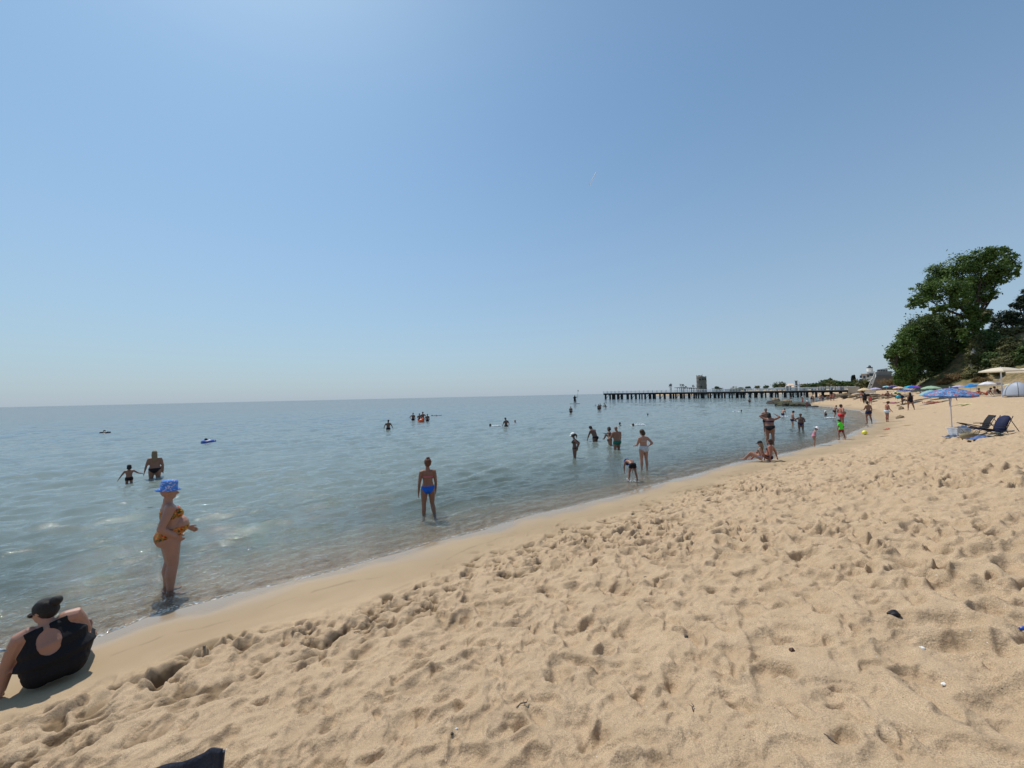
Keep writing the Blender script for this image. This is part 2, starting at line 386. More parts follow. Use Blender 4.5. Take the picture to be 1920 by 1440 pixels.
# last swash: thin lip of water with a wandering edge
lip = -d + 0.16*vnoise(X*.9, Y*.9, 70) + .05*vnoise(X*4, Y*4, 71)
Z += 0.010*np.exp(-((lip-0.12)/.12)**2)
keep = d < 1.2
idx = np.cumsum(keep)-1
fk = keep[Fc].all(1)
me = np_mesh('sea', np.stack([X[keep], Y[keep], Z[keep]], 1), idx[Fc[fk]])
attr(me, 'depth', np.maximum(0, -np.interp(d[keep], PD, PZ)))
attr(me, 'edge', lip[keep])
sea = link('sea', me); tag(sea, kind='structure')
def water_material():
    m = bpy.data.materials.new('sea_water'); m.use_nodes = True; t = m.node_tree; L = t.links.new
    for n in list(t.nodes):
        if n.type == 'BSDF_PRINCIPLED': t.nodes.remove(n)
    out = t.nodes['Material Output']
    geo = nd(t, 'ShaderNodeNewGeometry'); a = nd(t, 'ShaderNodeAttribute', attribute_name='depth'); e = nd(t, 'ShaderNodeAttribute', attribute_name='edge')
    def mr(src, a0, a1, b0=0, b1=1):
        n = nd(t, 'ShaderNodeMapRange', interpolation_type='SMOOTHSTEP')
        for i, v in enumerate((a0, a1, b0, b1)): n.inputs[i+1].default_value = v
        L(src, n.inputs[0]); return n.outputs[0]
    def noise(sc_, det=3, st=(1,1,1), rz=0):
        mp = nd(t, 'ShaderNodeMapping'); mp.inputs['Scale'].default_value = st; mp.inputs['Rotation'].default_value = (0,0,rz)
        n = nd(t, 'ShaderNodeTexNoise'); n.inputs['Scale'].default_value = sc_; n.inputs['Detail'].default_value = det
        L(geo.outputs['Position'], mp.inputs['Vector']); L(mp.outputs['Vector'], n.inputs['Vector']); return n
    # body colour thickens with depth
    ex = nd(t, 'ShaderNodeMath', operation='MULTIPLY'); ex.inputs[1].default_value = -1.25; L(a.outputs['Fac'], ex.inputs[0])
    ep = nd(t, 'ShaderNodeMath', operation='EXPONENT'); L(ex.outputs[0], ep.inputs[0])
    tint = nd(t, 'ShaderNodeMix', data_type='RGBA'); L(ep.outputs[0], tint.inputs[0]); tint.inputs[6].default_value = (.42,.62,.52,1); tint.inputs[7].default_value = (.97,.98,.97,1)
    tr = nd(t, 'ShaderNodeBsdfTransparent'); L(tint.outputs[2], tr.inputs['Color'])
    body = nd(t, 'ShaderNodeBsdfDiffuse')
    bc = nd(t, 'ShaderNodeMix', data_type='RGBA'); L(mr(a.outputs['Fac'], .5, 3.5), bc.inputs[0]); bc.inputs[6].default_value = BODY1; bc.inputs[7].default_value = BODY2
    L(bc.outputs[2], body.inputs['Color'])
    inner = nd(t, 'ShaderNodeMixShader'); sub = nd(t, 'ShaderNodeMath', operation='SUBTRACT'); sub.inputs[0].default_value = 1; L(ep.outputs[0], sub.inputs[1])
    L(sub.outputs[0], inner.inputs[0]); L(tr.outputs[0], inner.inputs[1]); L(body.outputs[0], inner.inputs[2])
    # ripples: fine ones near, broad ones far
    dist = nd(t, 'ShaderNodeCameraData')
    ln = nd(t, 'ShaderNodeVectorMath', operation='LENGTH'); L(geo.outputs['Position'], ln.inputs[0])
    rz = R(-37)
    n1 = noise(3.2, 3, (1, 1.7, 1), rz); n2 = noise(18, 3, (1, 1.5, 1), rz); n3 = noise(.5, 3, (.8, 2.0, 1), rz); n4 = noise(.06, 4, (1, 2.5, 1), rz)
    b1 = nd(t, 'ShaderNodeBump'); b1.inputs['Distance'].default_value = .05; L(n1.outputs['Fac'], b1.inputs['Height']); L(mr(ln.outputs['Value'], 8, 60, .45, 1.0), b1.inputs['Strength'])
    b2 = nd(t, 'ShaderNodeBump'); b2.inputs['Distance'].default_value = .016; L(n2.outputs['Fac'], b2.inputs['Height']); L(mr(e.outputs['Fac'], .05, 1.2, .7, .75), b2.inputs['Strength']); L(b1.outputs['Normal'], b2.inputs['Normal'])
    b3 = nd(t, 'ShaderNodeBump'); b3.inputs['Distance'].default_value = .35; L(n3.outputs['Fac'], b3.inputs['Height']); L(mr(ln.outputs['Value'], 30, 200, .0, .8), b3.inputs['Strength']); L(b2.outputs['Normal'], b3.inputs['Normal'])
    b4 = nd(t, 'ShaderNodeBump'); b4.inputs['Distance'].default_value = 1.2; L(n4.outputs['Fac'], b4.inputs['Height']); L(mr(ln.outputs['Value'], 100, 600, .0, .7), b4.inputs['Strength']); L(b3.outputs['Normal'], b4.inputs['Normal'])
    # sparkle: tight facets in the last metre of swash
    vo = nd(t, 'ShaderNodeTexVoronoi'); vo.inputs['Scale'].default_value = 26; vo.feature = 'F1'; L(geo.outputs['Position'], vo.inputs['Vector'])
    b5 = nd(t, 'ShaderNodeBump'); b5.inputs['Distance'].default_value = .024; L(vo.outputs['Distance'], b5.inputs['Height']); sn_ = noise(7, 2); sm_ = nd(t, 'ShaderNodeMath', operation='MULTIPLY'); L(mr(e.outputs['Fac'], .0, 3.4, 1.5, .0), sm_.inputs[0]); L(mr(sn_.outputs['Fac'], .35, .65, .1, 1.0), sm_.inputs[1]); L(sm_.outputs[0], b5.inputs['Strength']); L(b4.outputs['Normal'], b5.inputs['Normal'])
    gl = nd(t, 'ShaderNodeBsdfGlossy'); gl.inputs['Roughness'].default_value = .04; L(b5.outputs['Normal'], gl.inputs['Normal'])
    L(b5.outputs['Normal'], body.inputs['Normal'])
    fr = nd(t, 'ShaderNodeFresnel'); fr.inputs['IOR'].default_value = 1.42; L(b5.outputs['Normal'], fr.inputs['Normal'])
    frc = nd(t, 'ShaderNodeMath', operation='MULTIPLY'); L(fr.outputs[0], frc.inputs[0]); frc.inputs[1].default_value = 1.0
    ms = nd(t, 'ShaderNodeMixShader'); L(frc.outputs[0], ms.inputs[0]); L(inner.outputs[0], ms.inputs[1]); L(gl.outputs[0], ms.inputs[2])
    # foam: broken line on the lip
    fn = noise(26, 4); foam = nd(t, 'ShaderNodeBsdfDiffuse'); foam.inputs['Color'].default_value = (.8,.79,.76,1)
    w1 = mr(e.outputs['Fac'], -.02, .02); w2 = mr(e.outputs['Fac'], .09, .03)
    mm = nd(t, 'ShaderNodeMath', operation='MULTIPLY'); L(w1, mm.inputs[0]); L(w2, mm.inputs[1])
    m2 = nd(t, 'ShaderNodeMath', operation='MULTIPLY'); L(mm.outputs[0], m2.inputs[0]); L(mr(fn.outputs['Fac'], .48, .66, 0, .6), m2.inputs[1])
    fs = nd(t, 'ShaderNodeMixShader'); L(m2.outputs[0], fs.inputs[0]); L(ms.outputs[0], fs.inputs[1]); L(foam.outputs[0], fs.inputs[2])
    # vanish just past the lip
    cut = nd(t, 'ShaderNodeMixShader'); tt = nd(t, 'ShaderNodeBsdfTransparent'); L(mr(e.outputs['Fac'], -.03, -.01), cut.inputs[0]); L(tt.outputs[0], cut.inputs[1]); L(fs.outputs[0], cut.inputs[2])
    L(cut.outputs[0], out.inputs['Surface'])
    return m
BODY1, BODY2 = (.25, .31, .28, 1), (.165, .22, .245, 1)
me.materials.append(water_material()); me.polygons.foreach_set('use_smooth', np.ones(len(me.polygons), bool))
# ------------------------------------------------------------------ people
def V3(a): return np.array(a, dtype=float)
def unit(a): a = V3(a); return a/np.linalg.norm(a)
class Solid:
    def __init__(s): s.v = []; s.f = []; s.n = 0
    def rings(s, cs, ax, ay, rx, ry, n=14):
        """loft of ellipses: centres, x axes, y axes, half sizes"""
        b = s.n; k = len(cs); an = np.arange(n)*2*math.pi/n
        for c, a, e, p, q in zip(cs, ax, ay, rx, ry):
            s.v.append(V3(c)[None] + np.cos(an)[:,None]*V3(a)[None]*p + np.sin(an)[:,None]*V3(e)[None]*q)
        s.n += n*k
        for i in range(k-1):
            for j in range(n): s.f.append((b+i*n+j, b+i*n+(j+1) % n, b+(i+1)*n+(j+1) % n, b+(i+1)*n+j))
        s.f.append(tuple(b+j for j in range(n-1, -1, -1))); s.f.append(tuple(b+(k-1)*n+j for j in range(n)))
    def limb(s, pts, rs, n=12, flat=1.0, ref=(0,0,1)):
        """round limb through points with hemispherical ends"""
        pts = [V3(p) for p in pts]; P = []; Q = []; dm = unit(pts[-1]-pts[0]); ref = (0,1,0) if abs(dm[2]) > .72 else (0,0,1)
        d0 = unit(pts[1]-pts[0]); d1 = unit(pts[-1]-pts[-2])
        for k in (0.98, 0.75, 0.4): P.append(pts[0]-d0*rs[0]*k); Q.append(rs[0]*math.sqrt(1-k*k))
        for p, r in zip(pts, rs): P.append(p); Q.append(r)
        for k in (0.4, 0.75, 0.98): P.append(pts[-1]+d1*rs[-1]*k); Q.append(rs[-1]*math.sqrt(1-k*k))
        A = []; B = []
        for i in range(len(P)):
            t = P[min(i+1, len(P)-1)]-P[max(i-1, 0)]; t = t/np.linalg.norm(t)
            a = np.cross(t, V3(ref))
            if np.linalg.norm(a) < .05: a = np.cross(t, V3((0,1,0)))
            a = a/np.linalg.norm(a); A.append(a); B.append(np.cross(a, t))
        s.rings(P, A, B, Q, [q*flat for q in Q], n)
    def ell(s, c, r, ax=(1,0,0), ay=(0,1,0), n=14, m=8):
        az = np.cross(V3(ax), V3(ay)); cs = []; rx = []; ry = []
        for i in range(m+1):
            t = -0.99+1.98*i/m; t = math.sin(t*math.pi/2); q = math.sqrt(max(1e-4, 1-t*t))
            cs.append(V3(c)+az*r[2]*t); rx.append(r[0]*q); ry.append(r[1]*q)
        s.rings(cs, [V3(ax)]*(m+1), [V3(ay)]*(m+1), rx, ry, n)
    def to_mesh(s, name, voxel, smooth=6):
        me = bpy.data.meshes.new(name+'_raw'); V = np.concatenate(s.v); me.from_pydata(V.tolist(), [], s.f); me.update()
        o = bpy.data.objects.new(name+'_raw', me); C.objects.link(o)
        r = o.modifiers.new('r', 'REMESH'); r.mode = 'VOXEL'; r.voxel_size = voxel; r.adaptivity = 0
        sm = o.modifiers.new('s', 'SMOOTH'); sm.factor = 0.5; sm.iterations = smooth
        dg = bpy.context.evaluated_depsgraph_get(); out = bpy.data.meshes.new_from_object(o.evaluated_get(dg)); out.name = name
        bpy.data.objects.remove(o); bpy.data.meshes.remove(me); return out
def nrm_np(me):
    n = len(me.vertices); a = np.empty(n*3, dtype=np.float32); me.vertices.foreach_get('co', a)
    b = np.empty(n*3, dtype=np.float32)
    me.vertex_normals.foreach_get('vector', b)
    return a.reshape(-1,3).astype(float), b.reshape(-1,3).astype(float)

UP = (0,0,1)
def pose(**k):
    p = dict(low=(0,0,1), high=(0,0,1), head=(0,.06,1), face=(0,1,0), twist=0,
             aL=((-.16,0,-1),(-.08,.16,-1)), aR=((.16,0,-1),(.08,.16,-1)),
             lL=((-.05,.02,-1),(-.03,-.04,-1)), lR=((.05,.02,-1),(.03,-.04,-1)), flat=0)
    p.update(k); return p
POSES = dict(
 stand=pose(), stride=pose(lL=((-.04,.25,-1),(-.03,.02,-1)), lR=((.05,-.12,-1),(.03,-.35,-1)), aL=((-.16,-.15,-1),(-.1,.1,-1)), aR=((.18,.15,-1),(.1,.35,-1))),
 hips=pose(aL=((-.62,-.3,-.75),(.55,.25,-.5)), aR=((.62,-.3,-.75),(-.55,.25,-.5))),
 hipR=pose(aR=((.62,-.3,-.75),(-.55,.25,-.5))), hipL=pose(aL=((-.62,-.3,-.75),(.55,.25,-.5)), aR=((.2,.1,-1),(.1,.3,-1))),
 fold=pose(aL=((-.3,.1,-1),(.75,.55,.05)), aR=((.3,.1,-1),(-.75,.55,.1)), head=(0,.25,1)),
 look=pose(high=(0,.12,1), head=(0,.6,1), aL=((-.12,.2,-1),(.1,.6,-.7)), aR=((.12,.2,-1),(-.1,.6,-.7))),
 bend=pose(low=(0,.45,1), high=(0,1,.6), head=(0,1,.1), aL=((-.1,.5,-1),(-.05,.2,-1)), aR=((.1,.3,-1),(.05,.2,-1))),
 stoop=pose(low=(0,.2,1), high=(0,.6,1), head=(0,.9,.6), aL=((-.15,.45,-1),(-.1,.3,-1)), aR=((.15,.1,-1),(.1,.1,-1))),
 deep=pose(low=(0,.8,.6), high=(0,1,-.05), head=(0,1,-.3), aL=((-.2,.3,-1),(.05,.1,-1)), aR=((.2,.3,-1),(-.05,.1,-1)), lL=((-.22,.1,-1),(-.18,-.15,-1)), lR=((.22,.1,-1),(.15,-.15,-1))),
 raise_=pose(aL=((-.9,.1,.25),(.75,.3,.75)), aR=((.9,.1,.2),(-.8,.35,.65))),
 carry=pose(aL=((-.25,.4,-.9),(.5,.9,.15)), aR=((.25,.4,-.9),(-.4,.9,.25)), high=(0,-.08,1)),
 front=pose(aL=((-.2,.2,-1),(.2,1,-.3)), aR=((.2,.2,-1),(-.2,1,-.3))),
 reach=pose(aR=((.8,.5,-.2),(.6,.6,.05))),
 handhold=pose(aR=((.75,.1,-.65),(.85,.1,-.3)), aL=((-.5,.1,-.8),(-.45,.1,-.85))),
 crouch=pose(low=(0,.35,1), high=(0,.6,1), head=(0,.6,1), lL=((-.25,.9,.15),(-.1,-.45,-1)), lR=((.25,.9,.15),(.1,-.45,-1)), aL=((-.2,.6,-.8),(.1,.6,-.8)), aR=((.2,.6,-.8),(-.1,.6,-.8))),
 sit=pose(low=(0,-.15,1), high=(0,.12,1), lL=((-.22,.9,.45),(-.05,.45,-.9)), lR=((.22,.9,.45),(.05,.45,-.9)), aL=((-.2,.75,-.5),(.2,.75,.05)), aR=((.2,.75,-.5),(-.2,.75,.05))),
 prop=pose(low=(0,-.45,1), high=(0,-.25,1), head=(0,.05,1), lL=((-.18,.9,.5),(-.05,.5,-.9)), lR=((.18,.9,.35),(.05,.75,-.6)), aL=((-.25,-.5,-1),(-.12,-.35,-1)), aR=((.25,-.5,-1),(.12,-.35,-1))),
 recline=pose(low=(0,-.7,.75), high=(0,-.6,.8), head=(0,0,1), lL=((-.12,.8,.62),(-.05,.45,-.9)), lR=((.12,.85,.5),(.05,.5,-.9)), aL=((-.2,-.2,-1),(-.1,-.5,-.8)), aR=((.2,-.2,-1),(.1,-.5,-.8))),
 lie=pose(low=(0,-1,.03), high=(0,-1,.05), head=(0,-1,.2), face=(0,.2,1), lL=((-.08,1,.05),(-.03,1,-.08)), lR=((.12,.9,.4),(.05,.9,-.45)), aL=((-.4,.8,-.1),(-.1,.9,0)), aR=((.5,-.6,0),(-.5,-.7,.2))),
 liefront=pose(low=(0,.95,.28), high=(0,.85,.5), head=(0,.3,1), lL=((-.08,-1,-.05),(-.03,-1,.1)), lR=((.08,-1,-.05),(.03,-1,.1)), aL=((-.3,.2,-1),(.2,.9,-.1)), aR=((.3,.2,-1),(-.2,.9,-.1))),
 prone=pose(low=(0,1,.05), high=(0,1,.15), head=(0,.8,.7), lL=((-.08,-1,-.08),(-.03,-1,-.05)), lR=((.08,-1,-.08),(.03,-1,-.05)), aL=((-.7,.6,-.1),(-.2,1,0)), aR=((.7,.6,-.1),(.2,1,0))),
 paddle=pose(aR=((.85,.3,.05),(.8,.35,.35)), aL=((-.3,.4,-.8),(.75,.5,-.1)), lL=((-.12,.2,-1),(-.05,-.3,-1)), lR=((.1,.25,-1),(.05,-.35,-1)), low=(0,.1,1)),
 walk=pose(lL=((-.1,.35,-1),(-.05,-.05,-1)), lR=((.12,-.25,-1),(.05,-.4,-1)), high=(0,.1,1), aL=((-.2,-.4,-1),(-.1,.2,-1)), aR=((.2,.45,-1),(.1,.8,-.6))),
 leap=pose(low=(0,.35,1), high=(0,.4,1), head=(0,.6,1), lL=((-.1,.45,-1),(-.05,-.35,-1)), lR=((.1,.2,-1),(.05,-.5,-.8)), aL=((-.2,.3,-1),(-.1,.6,-.6)), aR=((.2,.4,-1),(.1,.7,-.5))),
)
SKIN = {'fair': (.35,.185,.13), 'tan': (.225,.108,.07), 'dark': (.13,.065,.045), 'red': (.32,.125,.08)}
HAIR = {'black': (.012,.010,.010), 'brown': (.05,.026,.015), 'blonde': (.20,.135,.075), 'auburn': (.12,.05,.025), 'grey': (.22,.2,.18)}
def body(P, H=1.7, female=True, fat=1.0, belly=0.0, bust=1.0, headk=1.0, voxel=None, fine=False, butt=1.0):
    """returns dict with mesh and body frame data; local frame: x right, y facing, z up, origin at hip centre"""
    S = Solid(); low, high = unit(P['low']), unit(P['high']); X0 = V3((1,0,0)); tw = P['twist']
    def spine(s):
        if s <= .10: c = low*s*H
        else:
            k = min(1, (s-.10)/.08); dmix = unit(low*(1-k)+high*k) if k < 1 else high
            c = low*.10*H + (unit(low+high)*min(s-.10, .08) + high*max(0, s-.18))*H
        t = low if s < .06 else (unit(low+high) if s < .14 else high)
        return c, t
    def frame(s):
        c, t = spine(s); a = tw*max(0, min(1, (s-.02)/.2)); 
        f0 = V3((math.sin(a), math.cos(a), 0)); x = V3((math.cos(a), -math.sin(a), 0))
        x = x - t*np.dot(x, t); x = unit(x); f = np.cross(t, x); return c, x, f, t
    if female: rows = [(-.05,.045,.045,0),(-.03,.085,.062,-.006),(0,.102,.074,-.010),(.03,.103,.072,-.008),(.06,.092,.062,0),(.11,.075,.050,.004),(.15,.078,.052,.004),(.19,.088,.056,.004),(.23,.092,.054,0),(.26,.088,.046,-.003),(.283,.060,.036,-.004),(.30,.034,.030,-.004),(.34,.029,.029,0)]
    else: rows = [(-.05,.045,.045,0),(-.03,.08,.06,-.004),(0,.094,.07,-.006),(.04,.094,.064,-.002),(.08,.088,.058,.002),(.12,.088,.058,.004),(.16,.094,.062,.004),(.20,.104,.066,.004),(.24,.110,.062,.0),(.265,.105,.052,-.002),(.287,.072,.040,-.003),(.303,.040,.034,-.003),(.34,.034,.034,0)]
    cs, ax, ay, rx, ry = [], [], [], [], []
    for s_, w_, d_, o_ in rows:
        c, x, f, t = frame(s_); fw = 1+(fat-1)*(1.0 if s_ < .2 else .55) if s_ < .27 else 1+(fat-1)*.3
        if .04 < s_ < .17: fw *= 1+(fat-1)*.5
        cs.append(c+f*o_*H); ax.append(x); ay.append(f); rx.append(w_*H*fw); ry.append(d_*H*fw)
    S.rings(cs, ax, ay, rx, ry, 20)
    c, x, f, t = frame(.0)
    for sx in (-1, 1): S.ell(c + x*sx*.045*H*fat - f*.040*H*fat*butt - t*.012*H, (.05*H*fat, .046*H*fat*butt, .055*H*fat), x, f)
    if female and bust > 0:
        c, x, f, t = frame(.205)
        for sx in (-1, 1): S.ell(c + x*sx*.043*H*fat + f*.040*H*fat - t*.008*H, (.036*H*bust, .036*H*bust, .036*H*bust), x, f)
    if belly > 0:
        c, x, f, t = frame(.085); S.ell(c + f*.030*H*(1+belly), (.085*H*fat, .055*H*(1+belly*.8), .085*H), x, f)
    if abs(unit(P['lL'][0])[2]) < .5 and unit(P['lL'][0])[1] > .4: S.ell(spine(-.02)[0], (.10*H*fat, .085*H*fat, .055*H*fat), frame(0)[1], frame(0)[2])
    # head
    nc, nx, nf, ntt = frame(.315)
    hd = unit(P['head']); fc = V3(P['face']);
    a = tw; fc = V3((fc[0]*math.cos(a)+fc[1]*math.sin(a), -fc[0]*math.sin(a)+fc[1]*math.cos(a), fc[2]))
    fc = unit(fc - hd*np.dot(fc, hd)); hx = np.cross(fc, hd)
    k = headk; hc = nc + hd*(.083 - .05*max(0, fat-1.05))*H*k
    S.limb([nc-ntt*.03*H, nc + hd*.02*H, hc - hd*.02*H], [.030*H*(1+(fat-1)*.5), .028*H*(1+(fat-1)*.5), .03*H], 12)
    S.ell(hc + hd*.012*H*k - fc*.006*H*k, (.047*H*k, .058*H*k, .055*H*k), hx, fc)
    S.ell(hc - hd*.022*H*k + fc*.012*H*k, (.036*H*k, .042*H*k, .044*H*k), hx, fc)            # jaw
    S.limb([hc + fc*.048*H*k + hd*.008*H*k, hc + fc*.063*H*k - hd*.008*H*k], [.006*H*k, .010*H*k], 8)   # nose
    S.ell(hc + fc*.045*H*k - hd*.034*H*k, (.016*H*k, .012*H*k, .008*H*k), hx, fc, 8, 4)         # lips
    for sx in (-1, 1): S.ell(hc + hx*sx*.048*H*k - fc*.004*H*k - hd*.002*H*k, (.006*H*k, .012*H*k, .018*H*k), hx, fc, 8, 5)
    # arms
    hands = {}; bones = []
    sc_, sx_, sf_, st_ = frame(.262); shw = (.100 if female else .118)*H*(1+(fat-1)*.45); mus = (1+(fat-1)*.8)*(1 if female else 1.12)
    for key, sg in (('aL', -1), ('aR', 1)):
        u, w_ = unit(P[key][0]), unit(P[key][1]); sh = sc_ + sx_*sg*shw
        rot = lambda q: V3((q[0]*math.cos(a)+q[1]*math.sin(a), -q[0]*math.sin(a)+q[1]*math.cos(a), q[2]))
        u, w_ = rot(u), rot(w_)
        el = sh + u*.172*H; wr = el + w_*.145*H
        S.limb([sh - sx_*sg*.04*H + st_*.004*H, sh, sh+u*.05*H, sh+u*.12*H, el], [.034*H*mus, .034*H*mus, .031*H*mus, .027*H*mus, .0225*H*mus])
        S.limb([el, el+w_*.045*H, el+w_*.1*H, wr], [.0225*H*mus, .0235*H*mus, .018*H*mus, .0145*H*mus])
        # hand
        side = np.cross(w_, V3((0,1,0)) if abs(w_[1]) < .9 else V3((0,0,1))); side = unit(side)*sg; nrm = unit(np.cross(side, w_))
        # palm faces the body: use side = towards front
        fr = V3((0,1,0)); fr = fr - w_*np.dot(fr, w_)
        if np.linalg.norm(fr) < .2: fr = V3((0,0,1)) - w_*w_[2]
        fr = unit(fr); pn = np.cross(w_, fr)*(-sg)      # palm normal towards the body
        cs = [wr + w_*q*H for q in (0, .012, .03, .048, .056)]
        S.rings(cs, [fr]*5, [pn]*5, [.015*H, .019*H, .024*H, .023*H, .019*H], [.012*H, .011*H, .011*H, .010*H, .007*H], 12)
        if fine:
            for q, ln in zip((.017, .006, -.005, -.016), (.038, .042, .039, .031)):
                b0 = wr + w_*.05*H + fr*q*H; d1 = unit(w_ + pn*.25 + fr*q*6); d2 = unit(w_ + pn*.8)
                S.limb([b0, b0+d1*ln*.5*H, b0+d1*ln*.5*H+d2*ln*.5*H], [.0062*H, .0056*H, .0046*H], 8)
            b0 = wr + w_*.014*H + fr*.014*H; d1 = unit(w_*.7 + fr*.75 + pn*.3); d2 = unit(w_ + fr*.25 + pn*.3)
            S.limb([b0, b0+d1*.026*H, b0+d1*.026*H+d2*.022*H], [.0085*H, .0070*H, .0055*H], 8)
        else:
            S.limb([wr + w_*.05*H, wr + w_*.07*H + pn*.004*H, wr+w_*.092*H + pn*.014*H], [.016*H, .014*H, .009*H], 8, .6)
            S.limb([wr + w_*.015*H + fr*.012*H, wr+w_*.045*H+fr*.032*H+pn*.006*H], [.008*H, .006*H], 6)
        hands[key] = wr + w_*.06*H; bones += [('arm'+key, sh, el), ('fore'+key, el, wr)]
    # legs
    hp, hpx, hpf, hpt = frame(0); lf = 1+(fat-1)*.9
    for key, sg in (('lL', -1), ('lR', 1)):
        u, w_ = unit(P[key][0]), unit(P[key][1]); hj = hp + X0*sg*.052*H*(1+(fat-1)*.4)
        kn = hj + u*.240*H; an = kn + w_*.235*H
        S.limb([hj, hj+u*.05*H, hj+u*.13*H, hj+u*.2*H, kn], [.056*H*lf, .056*H*lf, .047*H*lf, .038*H*lf, .0335*H*lf])
        back = unit(np.cross(w_, V3((1,0,0)))*1.0); back = back if np.dot(back, unit(u*-1+w_*0+V3((0,-.2,0)))) > 0 or abs(u[1]) < .3 else back
        cf = V3((0,-1,0)) - w_*np.dot(V3((0,-1,0)), w_); cf = cf/max(.3, np.linalg.norm(cf))
        S.limb([kn, kn+w_*.05*H+cf*.006*H, kn+w_*.09*H+cf*.009*H, kn+w_*.15*H+cf*.003*H, an-w_*.01*H, an], [.033*H*lf, .035*H*lf, .035*H*lf, .027*H*lf, .0195*H*lf, .0195*H*lf])
        # foot
        fd = V3((sg*.12,1,0)); 
        if w_[2] > -.5: fd = unit(V3((0,1,.15)) - w_*.0) if w_[1] <= 0 else unit(V3((0,.35,1)))
        if abs(w_[1]) > .85 and w_[2] > -.3: fd = unit(V3((0, .3 if w_[1] > 0 else -.6, .8 if w_[1] > 0 else -.5)))
        fd = unit(fd); sd_ = unit(np.cross(fd, V3((0,0,1)) if abs(fd[2]) < .8 else V3((0,1,0)))); fu = np.cross(sd_, fd)
        a0 = an + w_*.022*H
        S.rings([a0 - fd*.034*H, a0 - fd*.024*H, a0, a0+fd*.04*H-fu*.004*H, a0+fd*.075*H-fu*.008*H, a0+fd*.10*H-fu*.011*H, a0+fd*.112*H-fu*.012*H],
                [sd_]*7, [fu]*7, [.010*H, .019*H, .022*H, .024*H, .028*H, .024*H, .012*H], [.010*H, .019*H, .022*H, .016*H, .011*H, .008*H, .005*H], 12)
        bones += [('leg'+key, hj, kn), ('shin'+key, kn, an)]
    me = S.to_mesh('body', voxel or .018*H/1.7, 5)
    # labels per vertex for clothes
    V, N = nrm_np(me)
    ss = np.linspace(-.06, .30, 37); pc = np.array([spine(q)[0] for q in ss])
    dd = ((V[:,None,:]-pc[None])**2).sum(2); j = dd.argmin(1); s_v = np.zeros(len(V)); lat = np.zeros(len(V)); fro = np.zeros(len(V))
    fr_ = [frame(q) for q in ss]
    cX = np.array([q[1] for q in fr_]); cF = np.array([q[2] for q in fr_]); cT = np.array([q[3] for q in fr_])
    rel = V - pc[j]; s_v = ss[j] + (rel*cT[j]).sum(1)/H; lat = (rel*cX[j]).sum(1)/H; fro = (rel*cF[j]).sum(1)/H
    rad = {'arm': .033, 'for': .022, 'leg': .055, 'shi': .034}; best = np.full(len(V), 1e9); seg = np.zeros(len(V), int); tt = np.zeros(len(V))
    for bi, (nm, p, q) in enumerate(bones):
        dv = q-p; t = np.clip(((V-p)@dv)/(dv@dv), 0, 1); dist = np.linalg.norm(V-p-t[:,None]*dv, axis=1)/(rad[nm[:3]]*H)
        u_ = dist < best; best[u_] = dist[u_]; seg[u_] = bi+1; tt[u_] = t[u_]
    armd = np.full(len(V), 1e9); ka = (1+(fat-1)*.8)*(1 if female else 1.12)
    for nm, p, q in bones:
        if nm[:3] in ('arm', 'for'):
            dv = q-p; t = np.clip(((V-p)@dv)/(dv@dv), 0, 1); armd = np.minimum(armd, np.linalg.norm(V-p-t[:,None]*dv, axis=1)/(rad[nm[:3]]*H*ka))
    tor = (abs(lat) < (.125 if not female else .112)*fat) & (s_v > -.075) & (s_v < .31) & (armd > 1.10) & ((best > .9) | (s_v > .06))
    names = ['torso']+[b[0] for b in bones]
    seg[tor] = 0
    return dict(me=me, V=V, N=N, s=s_v, lat=lat, fro=fro, seg=seg, t=tt, names=names, hc=hc, hd=hd, fc=fc, hx=hx, H=H, k=headk, fat=fat, hands=hands, frame=frame)
def seg_mask(B, pre, tmax=1.0, tmin=0.0):
    ids = [i for i, n in enumerate(B['names']) if n.startswith(pre)]
    return np.isin(B['seg'], ids) & (B['t'] <= tmax) & (B['t'] >= tmin)
def best_out(B):
    return np.where((B['s'] > .17) & (abs(B['lat']) > .098*B['fat']), -1, 1)
